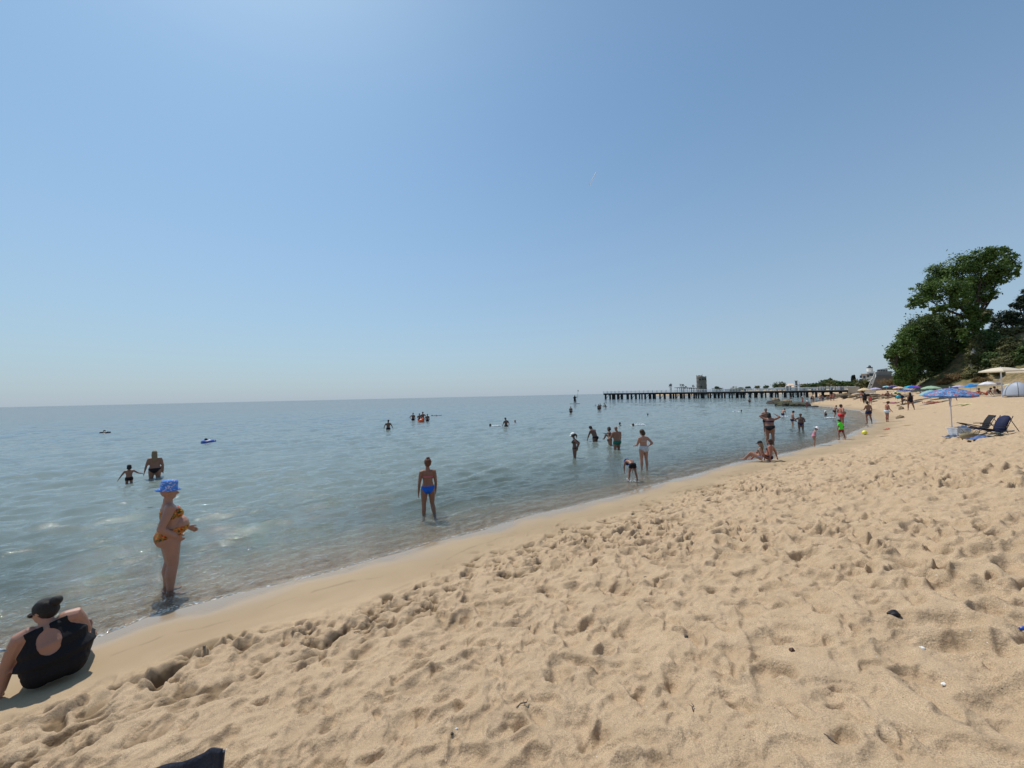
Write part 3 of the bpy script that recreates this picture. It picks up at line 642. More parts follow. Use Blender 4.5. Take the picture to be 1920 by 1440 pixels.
def garment_mask(B, kind):
    s, lat, fro, H = B['s'], B['lat'], B['fro'], B['H']; f = B['fat']; T = B['seg'] == 0; A = abs(lat); leg = seg_mask(B, 'leg', .3)
    hipz = (T | leg)
    if kind == 'bottom': return hipz & (s < .052) & (s > -.075 + np.clip(A/f-.02, 0, .1)*1.15 - .0)
    if kind == 'highbottom': return hipz & (s < .085) & (s > -.075 + np.clip(A/f-.02, 0, .1)*1.0)
    if kind == 'top': return T & (s > .170) & (s < .222 - np.where(fro < 0, .018, 0)) & (s > .17+np.where(fro < 0, .012, 0))
    if kind == 'bandeau': return T & (s > .165) & (s < .235)
    if kind == 'thintop': return T & (s > .184) & (s < .206+ np.where(fro > .02, .02, 0)) & (s > .184 - np.where(fro > .02, .014, 0))
    if kind == 'suit': return (hipz & (s > -.075 + np.clip(A/f-.02, 0, .1)*1.0) & (s < .215)) | (T & (s >= .2) & (s < .29) & (A > .028) & (A < .078*f) & ((s < .235) | (A < .07)))
    if kind == 'keyhole':
        hipz = (T | seg_mask(B, 'leg', .28))
        m_ = (hipz & (s < .225)) | (T & (s >= .2) & (s < .286) & (A < .074*f) & (A > .012))
        hole = (fro < 0) & (((lat+.004)/.058)**2 + ((s-.175)/.078)**2 < 1)
        return m_ & ~hole
    if kind == 'trunks': return (T & (s < .045)) | seg_mask(B, 'leg', .38)
    if kind == 'briefs': return hipz & (s < .045) & (s > -.075 + np.clip(A/f-.03, 0, .1)*.9)
    if kind == 'shorts': return (T & (s < .06)) | seg_mask(B, 'leg', .6)
    if kind == 'shirt': return (T & (s > -.01)) | seg_mask(B, 'arm', .55) | ((B['seg'] == 0) & (s > .2) & (s < .295))
    if kind == 'trousers': return (T & (s < .06)) | seg_mask(B, 'leg') | seg_mask(B, 'shi', .9)
    if kind == 'dress': return (T & (s > -.07) & (s < .27)) | seg_mask(B, 'leg', .35)
def garment(B, kind, off):
    mask = garment_mask(B, kind); me = B['me']; n = len(me.polygons)
    fv = [tuple(p.vertices) for p in me.polygons]
    sel = [f for f in fv if all(mask[i] for i in f)]
    if not sel: return None
    par = {}
    def fd(a):
        while par.setdefault(a, a) != a: par[a] = par[par[a]]; a = par[a]
        return a
    for f in sel:
        r0 = fd(f[0])
        for q in f[1:]: par[fd(q)] = r0
    cnt = {}
    for f in sel: k = fd(f[0]); cnt[k] = cnt.get(k, 0)+1
    big_ = max(cnt.values()); sel = [f for f in sel if cnt[fd(f[0])] > .3*big_] if kind != 'trunks' else [f for f in sel if cnt[fd(f[0])] == big_]
    used = sorted({i for f in sel for i in f}); ix = {u: k for k, u in enumerate(used)}
    V = B['V'][used] + B['N'][used]*off
    edges = {}
    for f in sel:
        for a, b in zip(f, f[1:]+f[:1]):
            e = (min(a,b), max(a,b)); edges[e] = edges.get(e, 0)+1
    nb = {}
    for (a, b), c in edges.items():
        if c == 1: nb.setdefault(ix[a], []).append(ix[b]); nb.setdefault(ix[b], []).append(ix[a])
    for it in range(4):
        V2 = V.copy()
        for k, l in nb.items():
            if len(l) >= 2: V2[k] = V[k]*.4 + V[l].mean(0)*.6
        V = V2
    F2 = [tuple(ix[i] for i in f) for f in sel]
    border = [(a, b) for (a, b), c in edges.items() if c == 1]
    # turn the hem in towards the skin
    base = len(V); Vin = []; im = {}
    for k in nb: im[k] = base+len(Vin); Vin.append(V[k] - B['N'][used[k]]*off*1.6)
    if Vin:
        V = np.concatenate([V, np.array(Vin)])
        for a, b in border:
            if ix[a] in im and ix[b] in im: F2.append((ix[a], ix[b], im[ix[b]], im[ix[a]]))
    me2 = bpy.data.meshes.new(kind); me2.from_pydata(V.tolist(), [], F2); me2.update(); return me2
GNAME = dict(bottom='bikini_bottom', highbottom='bikini_bottom', top='bikini_top', bandeau='bikini_top', thintop='bikini_top', suit='swimsuit', keyhole='swimsuit', trunks='swim_trunks', briefs='swim_briefs', shorts='shorts', shirt='shirt', trousers='trousers', dress='dress')
def cloth_mat(c):
    if isinstance(c, str): return MATS[c]
    return mat('cloth_%.3f_%.3f_%.3f' % c, c, rough=.75, var=.12, scale=30, spec=.2, bump=.25, bscale=90)
def hair_mesh(B, style, voxel):
    S = Solid(); H, k = B['H']*1.0, B['k']; hc, hd, fc, hx = B['hc'], B['hd'], B['fc'], B['hx']; q = H*k
    S.ell(hc + hd*.020*q - fc*.014*q, (.053*q, .060*q, .056*q), hx, fc)
    S.ell(hc + hd*.0*q - fc*.026*q, (.048*q, .045*q, .052*q), hx, fc)
    if style in ('long', 'blondelong'):
        S.rings([hc+hd*.01*q-fc*.03*q, hc-hd*.05*q-fc*.045*q, hc-hd*.11*q-fc*.052*q, hc-hd*.17*q-fc*.045*q, hc-hd*.20*q-fc*.04*q], [hx]*5, [fc]*5, [.05*q,.055*q,.055*q,.042*q,.02*q], [.04*q,.032*q,.024*q,.018*q,.01*q])
    if style == 'bob':
        S.ell(hc - hd*.03*q - fc*.028*q, (.058*q, .045*q, .05*q), hx, fc)
    if style == 'bun':
        S.ell(hc + hd*.035*q - fc*.075*q, (.028*q, .028*q, .028*q), hx, fc)
    if style == 'ponytail':
        S.limb([hc+hd*.01*q-fc*.07*q, hc-hd*.03*q-fc*.10*q, hc-hd*.12*q-fc*.075*q], [.018*q, .022*q, .008*q])
    if style == 'topknot':
        S.ell(hc + hd*.075*q - fc*.03*q, (.026*q, .026*q, .02*q), hx, fc)
        S.limb([hc+hd*.03*q-fc*.05*q, hc+hd*.045*q-fc*.085*q, hc+hd*.02*q-fc*.1*q+hx*.02*q], [.02*q, .016*q, .01*q])
    me = S.to_mesh('hair', voxel, 4)
    # ruffle and cut away the part in front of the face
    V, N = nrm_np(me); r = (V-hc); fr = (r@fc)/q; upc = (r@hd)/q; 
    sel = ~((fr > .030 - np.clip((upc-.0)*.2, -.02, .02)) & (upc < .040)) 
    strand = np.sin((V@hx)/q*260)*np.cos((V@hd)/q*60)*.0012*q
    V = V + N*(strand + .003*q)[:,None]
    fcs = [tuple(p.vertices) for p in me.polygons if all(sel[i] for i in p.vertices)]
    me2 = bpy.data.meshes.new('hair'); used = sorted({i for f in fcs for i in f}); ix = {u: n for n, u in enumerate(used)}
    me2.from_pydata(V[used].tolist(), [], [tuple(ix[i] for i in f) for f in fcs]); me2.update(); bpy.data.meshes.remove(me); return me2
def head_M(B):
    return Matrix([[B['hx'][i], B['fc'][i], B['hd'][i]] for i in range(3)])
def hat(B, style, mats, parent):
    q = B['H']*B['k']; M = head_M(B); hc = Vector(B['hc']); hd, fc, hx = Vector(B['hd']), Vector(B['fc']), Vector(B['hx'])
    mb = MB(); n = 24
    base = hc + hd*(.046 if style == 'bucket' else .024)*q - fc*.006*q
    if style == 'cap':
        mb.ell(base, (.060*q, .068*q, .056*q), M, 20, 8, zmin=0.0)
        vs = []; k = 9
        for i in range(k):
            a = math.pi*(.12+.76*i/(k-1)); d0 = hx*math.cos(a)+fc*math.sin(a)
            vs += [base + hx*math.cos(a)*.058*q + fc*math.sin(a)*.066*q, base + hx*math.cos(a)*.058*q + fc*math.sin(a)*.118*q - hd*.016*q]
        b = len(vs); vs += [v - hd*.004*q for v in vs]
        fs = [(2*i, 2*i+1, 2*i+3, 2*i+2) for i in range(k-1)] + [(b+2*i, b+2*i+2, b+2*i+3, b+2*i+1) for i in range(k-1)] + [(2*i+1, b+2*i+1, b+2*i+3, 2*i+3) for i in range(k-1)]
        mb.add(vs, fs); nm = 'cap'
    elif style in ('bucket', 'sun'):
        br = .026 if style == 'bucket' else .065; dr = .024 if style == 'bucket' else .012
        k0 = .057 if style == 'bucket' else .062; prof = [(.050,.060),(.055,.046),(k0,.0),(k0+br*.5,-dr*.6),(k0+br,-dr)]
        vs = []; 
        vs.append(base+hd*.070*q)
        for r_, z_ in prof:
            for i in range(n):
                a = 2*math.pi*i/n; w_ = 1+ .05*math.sin(3*a+1)*(r_ > .07)
                vs.append(base + hx*math.cos(a)*r_*q*.97*w_ + fc*math.sin(a)*r_*q*1.1*w_ + hd*(z_+.004*math.sin(2*a)*(r_ > .07))*q)
        fs = [(0, 1+i, 1+(i+1) % n) for i in range(n)]
        for j in range(len(prof)-1):
            for i in range(n): fs.append((1+j*n+i, 1+(j+1)*n+i, 1+(j+1)*n+(i+1) % n, 1+j*n+(i+1) % n))
        mb.add(vs, fs); nm = 'sun_hat'
    else:
        mb.ell(base, (.064*q, .072*q, .058*q), M, 20, 8, zmin=-.1)
        mb.ell(base-fc*.045*q-hd*.035*q, (.046*q, .04*q, .04*q), M, 12, 6); nm = 'swim_cap'
    o = mb.build(nm, mats, parent, True)
    if style in ('bucket', 'sun', 'cap'):
        sm = o.modifiers.new('thick', 'SOLIDIFY'); sm.thickness = .003
    return o
PEOPLE = {}
def person(key, px, py, ptop, label, P='stand', yaw=0, on='sand', H=1.66, female=True, fat=1.0, belly=0, bust=1.0, headk=1.0, skin='tan', hair=('brown','short'), wear=(), hat_=None,
           group='bathers and sunbathers on the beach', tall=None, fine=False, at=None, butt=1.0, shades=False, sink=0.0, face=None):
    Pz = dict(POSES[P]) if isinstance(P, str) else dict(P)
    if face is not None: Pz['face'] = face
    if on == 'water':
        p = at if at is not None else at_z(px, py, 0.0)
    else:
        p = at if at is not None else ground(px, py)
    p = Vector(p); dist = math.hypot(p.x, p.y)
    voxel = (.0078 if fine else max(.014, min(.030, dist*.0011)))*(H/1.7)
    B = body(Pz, H, female, fat, belly, bust, headk, voxel, fine, butt)
    zs = B['V'][:,2]; top = zs.max() + .01*H; bot = zs.min()
    ztop = at_y(px, ptop, p.y).z
    sc_ = 1.0
    if on == 'water': z0 = ztop - top
    else:
        g = p.z if on == 'at' else (gz(p.x, p.y) if on == 'sand' else p.z)
        if tall is None: sc_ = max(.4, min(1.5, (ztop-g)/(top-bot)))
        else: sc_ = tall
        z0 = g - bot*sc_ - .012 - sink
    yw = -(R(yaw)) - az_of(p)
    o = empty('person', (p.x, p.y, z0), label, 'person', group, yw); o.scale = (sc_,)*3
    skm = mat('skin_'+skin, SKIN[skin], rough=.5, var=.22, scale=4, spec=.35, bump=.15, bscale=45)
    bo = link('body', B['me'], [skm], o)
    for i, (kind, col) in enumerate(wear):
        g2 = garment(B, kind, (.004 if fine else max(.008, dist*.0004)) + .002*i)
        if g2: link(GNAME[kind], g2, [cloth_mat(col)], o)
    if hair and hair[1] != 'bald':
        hm = mat('hair_'+hair[0], HAIR[hair[0]], rough=.55, var=.35, scale=60, spec=.3, bump=.5, bscale=150)
        link('hair', hair_mesh(B, hair[1], max(.008, voxel*.8)), [hm], o)
    if hat_: hat(B, hat_[0], [cloth_mat(hat_[1])], o)
    if shades:
        mb = MB(); q = B['H']*headk; hc, hd, fc, hx = [Vector(B[a]) for a in ('hc','hd','fc','hx')]; M = head_M(B)
        for sx in (-1, 1): mb.ell(hc + fc*.054*q + hx*sx*.021*q + hd*.006*q, (.019*q, .006*q, .015*q), M, 12, 6)
        mb.tube([hc + fc*.056*q - hx*.008*q + hd*.009*q, hc + fc*.056*q + hx*.008*q + hd*.009*q], .002*q)
        for sx in (-1, 1): mb.tube([hc + fc*.052*q + hx*sx*.040*q + hd*.008*q, hc + hx*sx*.054*q + hd*.006*q - fc*.005*q], .0022*q)
        mb.build('sunglasses', [mat('black_plastic', (.01,.01,.012), rough=.2, spec=.6)], o, True)
    PEOPLE[key] = (o, B, p)
    return o, B
# ------------------------------------------------------------------ clothes patterns
pattern_mat('tiger_print', [(.62,.20,.03),(.02,.02,.015),(.50,.06,.02),(.60,.27,.04),(.04,.09,.02),(.02,.02,.015),(.60,.26,.03)], 13, 'blotch', stretch=(1,1,2.6))
pattern_mat('floral_blue', [(.55,.03,.10),(.75,.70,.72),(.06,.20,.60),(.05,.17,.55),(.09,.28,.66)], 30, 'cell')
pattern_mat('grey_floral', [(.48,.5,.52),(.30,.33,.36),(.62,.62,.62)], 40, 'blotch')
pattern_mat('stripe_blue_white', [(.75,.76,.80),(.10,.14,.45)], 9, 'wave')
pattern_mat('camo_dark', [(.03,.035,.02),(.07,.07,.04),(.015,.018,.012)], 22, 'blotch')
BLK = (.010,.010,.013); NAVY = (.015,.022,.07); BLUE = (.008,.10,.50)
bath = 'bathers standing in the sea'; swim = 'swimmers out in the water'; shorep = 'people at the waterline'; farp = 'people by the pier end of the beach'; lying = 'sunbathers on the sand'

# ------------------------------------------------------------------ near people
person('sitter', 105, 1276, 1111, 'woman in a black keyhole-back swimsuit sitting on wet sand and leaning on one arm',
       pose(low=(-.08,-.02,1), high=(-.26,.24,1), head=(-.20,.34,1), face=(-.85,.55,-.15), twist=.06, aL=((-.36,.02,-1),(-.12,-.06,-1)), aR=((.32,.35,-1),(-.15,.9,-.5)),
            lL=((-.10,.99,.12),(.0,.9,-.35)), lR=((.30,.95,.10),(.0,.9,-.3))), yaw=4, headk=1.14, H=1.70, fat=1.66, bust=1.2, skin='fair', hair=('black','bun'),
       wear=(('keyhole', BLK),), fine=True, shades=True, group=shorep, butt=.9, sink=.05)
person('floral_hat', 318, 1102, 907, 'woman in a blue floral hat and orange tiger-print bikini standing in the shallows',
       pose(high=(0,-.08,1), head=(0,.10,1), aR=((.25,-.42,-.95),(-.22,.62,-.60)), aL=((-.2,.25,-1),(-.15,.85,-.65)), lL=((-.05,.04,-1),(-.02,-.10,-1)), lR=((.05,.06,-1),(.02,-.08,-1))),
       yaw=84, on='water', H=1.82, fat=1.22, belly=.70, bust=1.2, skin='fair', hair=None, wear=(('highbottom','tiger_print'),('bandeau','tiger_print')), hat_=('bucket','floral_blue'), fine=True, group=shorep)
person('blue_bikini', 803, 962, 859, 'woman in a bright blue bikini bottom wading out with her back turned',
       pose(head=(0,.12,1), face=(-.3,1,0), aL=((-.16,.02,-1),(-.10,.12,-1)), aR=((.14,.10,-1),(.03,.45,-1)), lL=((-.05,.05,-1),(-.03,-.03,-1)), lR=((.06,.12,-1),(.16,-.42,-.9))),
       yaw=-4, on='water', H=1.68, fat=.98, skin='tan', hair=('auburn','topknot'), wear=(('bottom', BLUE),('thintop',(.45,.12,.16))), fine=True, group=shorep)
person('mother', 290, 896, 845, 'long haired woman in a black bikini wading beside a small child', pose(head=(-.06,.3,1), aL=((-.30,.05,-1),(-.22,.15,-1)), aR=((.25,0,-1),(.03,.1,-1))),
       yaw=4, on='water', fat=1.12, skin='tan', hair=('blonde','long'), wear=(('bottom', BLK),('top', BLK)), group=bath)
person('handchild', 242, 903, 871, 'small child with curly hair wading hand in hand with the long haired woman', 'handhold', yaw=0, on='water', H=1.02, headk=1.25, female=False, skin='tan', hair=('black','bob'), wear=(('trunks', BLK),), group=bath)
person('whitecap', 1078, 858, 811, 'woman in a white cap and dark two-piece with hands behind her hips, knee deep', pose(high=(0,.10,1), head=(0,.35,1), aL=((-.25,-.75,-.6),(.2,.25,-.8)), aR=((.25,-.75,-.6),(-.2,.25,-.8))),
       yaw=-82, on='water', skin='dark', hair=('brown','ponytail'), wear=(('bottom', BLK),('bandeau','camo_dark')), hat_=('cap',(.80,.80,.78)), group=bath)
person('bendman', 1116, 827, 799, 'man bending forward with one arm dipped in the water, dark trunks', 'stoop', yaw=-55, on='water', H=1.82, female=False, fat=1.15, skin='dark', hair=('black','short'), wear=(('briefs', BLK),), group=bath)
person('childwoman', 1144, 835, 800, 'woman in a dark bikini top holding a small child between her and a man', 'carry', yaw=70, on='water', skin='tan', hair=('brown','bob'), wear=(('bottom', BLK),('top', BLK)), group=bath)
person('greenman', 1157, 842, 799, 'bald broad man in green trunks with his back turned in the standing family', pose(head=(-.1,.25,1), aL=((-.3,.35,-1),(.1,.9,.2)), aR=((.15,.1,-1),(.0,.3,-1))),
       yaw=-40, on='water', H=1.80, female=False, fat=1.2, skin='tan', hair=None, wear=(('trunks',(.01,.12,.09)),), group=bath)
p0 = PEOPLE['greenman'][2]
person('heldchild', 1150.5, 833, 802, 'toddler held between the bald man and the woman in the water', 'sit', yaw=-100, on='water', H=.95, headk=1.3, female=False, skin='dark', hair=('black','short'), wear=(('trunks', NAVY),), group=bath, at=(p0.x-.30, p0.y+.35, 0))
person('greybikini', 1208, 880, 805, 'bob haired woman in a pale grey bikini with hands on hips in ankle-deep water', pose(head=(-.25,.30,1), face=(-.5,1,-.2), aL=((-.25,.25,-1),(.1,.85,-.2)), aR=((.62,-.35,-.75),(-.6,.35,-.5))),
       yaw=-35, on='water', fat=1.08, skin='fair', hair=('brown','bob'), wear=(('highbottom','grey_floral'),('top','grey_floral')), group=bath)
person('blueboy', 1187, 899, 863, 'child in a bright blue sun hat bending over to touch the shallow water', 'deep', yaw=-25, on='water', H=1.12, headk=1.2, female=False, skin='tan', hair=('brown','short'), wear=(('trunks', BLK),), hat_=('bucket', BLUE), group=shorep)
# reclining pair and the woman with raised arms
person('redback', 1441, 864, 822, 'brown haired woman sitting on the sand propped on both arms behind her', pose(low=(0,-.30,1), high=(0,-.15,1), head=(0,.25,1), lL=((-.22,.85,.5),(-.05,.6,-.8)), lR=((.2,.9,.2),(.1,.9,-.35)), aL=((-.5,-.35,-1),(-.3,-.1,-1)), aR=((.55,-.25,-1),(.35,-.1,-1))),
       yaw=-68, skin='red', hair=('brown','bob'), wear=(('bottom', NAVY),('thintop', BLK)), group=lying, fat=1.1)
person('blackcap', 1424, 866, 826, 'girl in a black cap and striped bikini sitting with knees up at the waterline', pose(low=(0,-.25,1), high=(0,-.02,1), head=(0,.10,1), lL=((-.12,.85,.50),(-.05,.65,-.75)), lR=((.12,.9,.45),(.05,.6,-.8)), aL=((-.2,-.3,-1),(-.1,.0,-1)), aR=((.2,-.3,-1),(.1,-.1,-1))),
       yaw=-80, skin='fair', hair=('blonde','long'), wear=(('bottom','stripe_blue_white'),('top',(.10,.12,.12))), hat_=('cap', BLK), group=lying)
person('armsup', 1445, 840, 773, 'large woman in a navy bikini with both arms raised to her head', pose(aL=((-.80,.1,.55),(.90,.15,.45)), aR=((.85,.15,.40),(-.9,.2,.55)), head=(-.1,.15,1)),
       yaw=10, on='water', fat=1.28, skin='tan', hair=('black','bob'), wear=(('highbottom', BLK),('bandeau', NAVY)), group=bath, H=1.72)
person('baldbehind', 1437.5, 812, 765, 'balding man standing in the water just behind the woman with raised arms', 'front', yaw=160, on='water', H=1.8, female=False, fat=1.1, skin='tan', hair=('grey','short'), wear=(('trunks', BLK),), group=bath)
person('boysplash', 1468, 780, 766, 'dark haired boy waist deep with a white ring of foam around him', 'stoop', yaw=40, on='water', H=1.5, female=False, skin='fair', hair=('black','short'), wear=(('trunks', NAVY),), group=bath)
person('slim', 1486, 797, 770, 'slim boy in dark trunks looking down at the water', 'look', yaw=80, on='water', H=1.62, female=False, skin='fair', hair=('black','short'), wear=(('trunks', NAVY),), group=bath)
person('armscross', 1502, 806, 775, 'woman in a bikini with one hand on her hip and an arm across her waist', pose(aL=((-.35,.1,-1),(.85,.45,.0)), aR=((.75,-.2,-.65),(-.75,.25,-.5)), head=(0,.3,1)), yaw=170, on='water', skin='dark', fat=1.12, hair=('auburn','short'), wear=(('bottom', NAVY),('thintop',(.1,.1,.1))), group=bath)
person('pinkkid', 1526.5, 835, 800, 'toddler in a white sun hat and pink swimsuit looking down at the sand', pose(low=(0,.12,1), high=(0,.4,1), head=(0,.7,1), aL=((-.15,-.1,-1),(-.1,.1,-1)), aR=((.15,-.1,-1),(.1,.1,-1)), lL=((-.08,.15,-1),(-.04,-.1,-1)), lR=((.08,.1,-1),(.04,-.15,-1))),
       yaw=75, H=.95, headk=1.3, skin='fair', hair=('blonde','short'), wear=(('suit',(.55,.22,.30)),), hat_=('sun',(.82,.80,.80)), group=shorep)
person('wetkid', 1513.5, 768, 751, 'child in a white cap wading near the mossy rocks', 'stand', yaw=160, on='water', H=1.3, female=False, headk=1.15, skin='tan', hair=('brown','short'), wear=(('trunks',(.30,.08,.10)),), hat_=('cap',(.8,.8,.8)), group=shorep)
person('swimcap', 1548, 778.5, 770, 'bather in a white cap sitting chest deep close to the beach', 'stand', yaw=120, on='water', H=1.5, skin='tan', hair=None, wear=(('suit', BLK),), hat_=('swim',(.8,.8,.8)), group=bath)
person('leapboy', 1565, 782, 760, 'boy leaping forward through the shallows with splashes at his feet', 'leap', yaw=60, on='water', H=1.35, female=False, skin='tan', hair=('black','short'), wear=(('trunks', BLK),), group=shorep)
person('bellyman', 1579, 801, 758, 'big-bellied man in red shorts with hands on his hips', 'hips', yaw=65, on='water', H=1.78, female=False, fat=1.25, belly=1.2, skin='red', hair=('brown','short'), wear=(('trunks',(.60,.02,.03)),), group=shorep)
person('greenboy', 1578, 824, 786, 'boy in a bright green rash shirt walking along the waterline', pose(lL=((-.12,.3,-1),(-.1,-.1,-1)), lR=((.15,-.25,-1),(.08,-.15,-1)), high=(0,.15,1), head=(-.3,.5,1), aL=((-.2,.1,-1),(0,.3,-1)), aR=((.2,-.2,-1),(0,.2,-1))),
       yaw=-60, H=1.28, female=False, headk=1.15, skin='tan', hair=('brown','short'), wear=(('shorts',(.22,.03,.03)),('shirt',(.10,.75,.04))), group=shorep)
person('waterwoman', 1629.5, 794, 752, 'woman in a dark skirted swimsuit walking with her arms bent at the waterline', pose(head=(-.2,.4,1), aL=((-.2,.3,-1),(.1,.9,-.2)), aR=((.2,-.1,-1),(.1,.4,-.8)), lL=((-.04,.2,-1),(-.03,-.15,-1)), lR=((.05,-.05,-1),(.03,-.2,-1))),
       yaw=-40, skin='tan', hair=('brown','bun'), wear=(('trunks', NAVY),('top', (.4,.3,.28))), group=shorep)
person('whitetrunks', 1664, 791, 752, 'boy in pale blue trunks looking down at his hands on the dry sand', 'look', yaw=70, H=1.45, female=False, skin='red', hair=('brown','short'), wear=(('trunks',(.55,.65,.70)),), group='people walking on the sand')
person('digger', 1708, 769, 736, 'woman in a black swimsuit walking away across the sand', 'walk', yaw=-20, skin='tan', hair=('black','long'), wear=(('suit', BLK),), group='people walking on the sand')
person('blackclothes', 1622, 757, 737, 'person in a black shirt and black trousers on the beach', 'stand', yaw=10, H=1.75, female=False, fat=1.2, skin='tan', hair=('brown','short'), wear=(('trousers', BLK),('shirt', BLK)), group='people walking on the sand')
person('pinktop', 1632, 759, 740, 'girl in a bright pink swimsuit beside the person in black', 'stand', yaw=150, skin='tan', hair=('black','ponytail'), wear=(('suit',(.75,.10,.14)),), group='people walking on the sand')
person('tallred', 1616, 753, 733, 'sunburnt man in swimming trunks behind the person in black', 'hipR', yaw=30, H=1.8, female=False, skin='red', hair=('auburn','short'), wear=(('trunks',(.25,.25,.3)),), group='people walking on the sand')
person('ballkid', 1692, 758, 735, 'bather stooping over the sand holding a teal ball', 'bend', yaw=-80, H=1.7, female=False, skin='tan', hair=('black','short'), wear=(('trunks', NAVY),), group='people walking on the sand')
person('sandkid', 1665, 749, 733, 'thin child standing among the sunbathers', 'stand', yaw=30, H=1.3, female=False, skin='tan', hair=('brown','short'), wear=(('briefs', BLK),), group='people walking on the sand')
# far standing figures by the pier
far = [(1482,750,743,'sit','child sitting on the water edge of the far rocks','tan',(.1,.1,.2),1.3),
 (1505,757,743,'stand','bather in a white hat and pink shorts standing on the mossy rock','tan',(.6,.2,.25),1.5),
 (1522,754,741,'stoop','bather in black stooping at the end of the mossy rock','tan',BLK,1.7),
 (1526,755,743,'stand','bather in red standing beside the stooping bather','red',(.5,.04,.05),1.6),
 (1538,753,739,'stand','pale bather in grey shorts near the dark flat stone','fair',(.12,.14,.18),1.7),
 (1543,753,741,'hips','dark bather in navy shorts next to the pale bather','dark',NAVY,1.7),
 (1552,751.5,740,'stand','small bather in black trunks in front of the brown rocks','tan',BLK,1.5),
 (1558,752,737,'stand','tall tanned bather left of a couple by the brown rocks','tan',(.25,.08,.06),1.75),
 (1563,751.5,737,'hipR','tall tanned bather right of the couple by the brown rocks','red',(.3,.1,.07),1.75)]
for x, y, tp, ps, lb, sk, colr, hh in far:
    person('far%d' % x, x, y, tp, lb, ps, yaw=(x*37) % 360, on='water' if x < 1500 else 'sand', H=hh, female=x % 2 == 0, skin=sk, hair=('brown','short'), wear=(('trunks', colr),), hat_=('cap',(.8,.8,.8)) if x == 1505 else None, group=farp)
# swimmers and waders far out
outw = [(728,806,787,pose(aL=((-.5,.05,-.9),(-.15,.2,-1)), aR=((.45,.1,-.9),(.4,.2,-.9)), head=(.1,.15,1)),0,'dark haired man walking out waist deep with arms spread, alone on the left','dark',None,1.75),
 (774.5,789,774,pose(aL=((-.7,-.1,-.7),(.4,.2,-.6)), head=(.1,.1,1)),0,'leftmost of the four standing far out, hand on hip','dark',None,1.75),
 (786.5,789.5,775,'fold',0,'short bather with arms folded in the group standing far out','dark',None,1.6),
 (793,790,772,'hips',0,'tallest bather of the group standing far out','dark',None,1.85),
 (801.5,790.5,776,'stand',0,'rightmost bather of the far group, with a grey cap','dark','cap',1.6),
 (949,800,783,pose(head=(-.4,.2,1), aL=((-.35,.2,-1),(-.25,.2,-1)), aR=((.4,-.2,-1),(-.1,.3,-1))),-30,'dark haired man waist deep next to a splashing swimmer','dark',None,1.75),
 (1070.5,775,762,'stand',10,'lone dark bather standing below the paddleboarder','dark',None,1.7),
 (1122.5,770,758,'stand',20,'bather on the left of a close pair far out near the pier','dark',None,1.6),
 (1125.5,769.5,756.5,'hipR',-20,'bather on the right of a close pair far out near the pier','dark',None,1.65),
 (1136,765,756,'stoop',-90,'man bending over a swimmer off the end of the pier','dark',None,1.75),
 (1405.5,757,747,'stand',0,'small bather standing alone in the water in front of the pier','tan',None,1.5)]
for x, y, tp, ps, yw, lb, sk, ht, hh in outw:
    person('out%d' % x, x, y, tp, lb, ps, yaw=yw, on='water', H=hh, female=False, skin=sk, hair=('black','short'), wear=(('trunks', BLK),), hat_=('cap',(.25,.28,.28)) if ht else None, group=bath)
heads = [(964,793,788,'lone head of a swimmer to the right of the waist-deep man','auburn'),(1160,798,792,'swimmer with only the head showing behind the standing family','brown'),
 (1213,779,775.5,'dark head of a swimmer between the pier and the splash','black'),(1388.5,772,768.5,'dark head of a swimmer with a short wake near the rocks','black'),
 (1131,763,760,'head of a swimmer in front of the bending man by the pier','black'),(1116,761.5,758.5,'tiny head of a swimmer left of the close pair','black'),
 (925,799,794.5,'head of a front crawl swimmer with white splashes','black'),(1194,799,794,'swimmer kicking up a long white splash','brown')]
for x, y, tp, lb, hr in heads:
    person('head%d' % x, x, y, tp, lb, pose(low=(0,.7,.7), high=(0,.4,.9), head=(0,.25,1), lL=((-.1,-1,-.3),(-.05,-1,-.1)), lR=((.1,-1,-.1),(.05,-1,-.1)), aL=((-.3,.3,-1),(-.1,.5,-.9)), aR=((.3,.3,-1),(.1,.5,-.9))) , yaw=-80 if x in (925,1194) else 20, on='water', H=1.75, female=False, skin='dark', hair=(hr,'short'), wear=(), group=swim)
person('floater', 818, 779.5, 777, 'swimmer floating flat on the back beside the standing group', pose(low=(0,-1,.02), high=(0,-1,.03), head=(0,-1,.5), face=(0,.6,1), lL=((-.08,1,.03),(-.03,1,.08)), lR=((.08,1,.03),(.03,1,.1)), aL=((-.6,.6,0),(-.3,.8,0)), aR=((.6,.6,0),(.3,.8,0))), yaw=90, on='water', H=1.7, skin='dark', hair=('black','short'), wear=(('briefs', BLK),), group=swim)
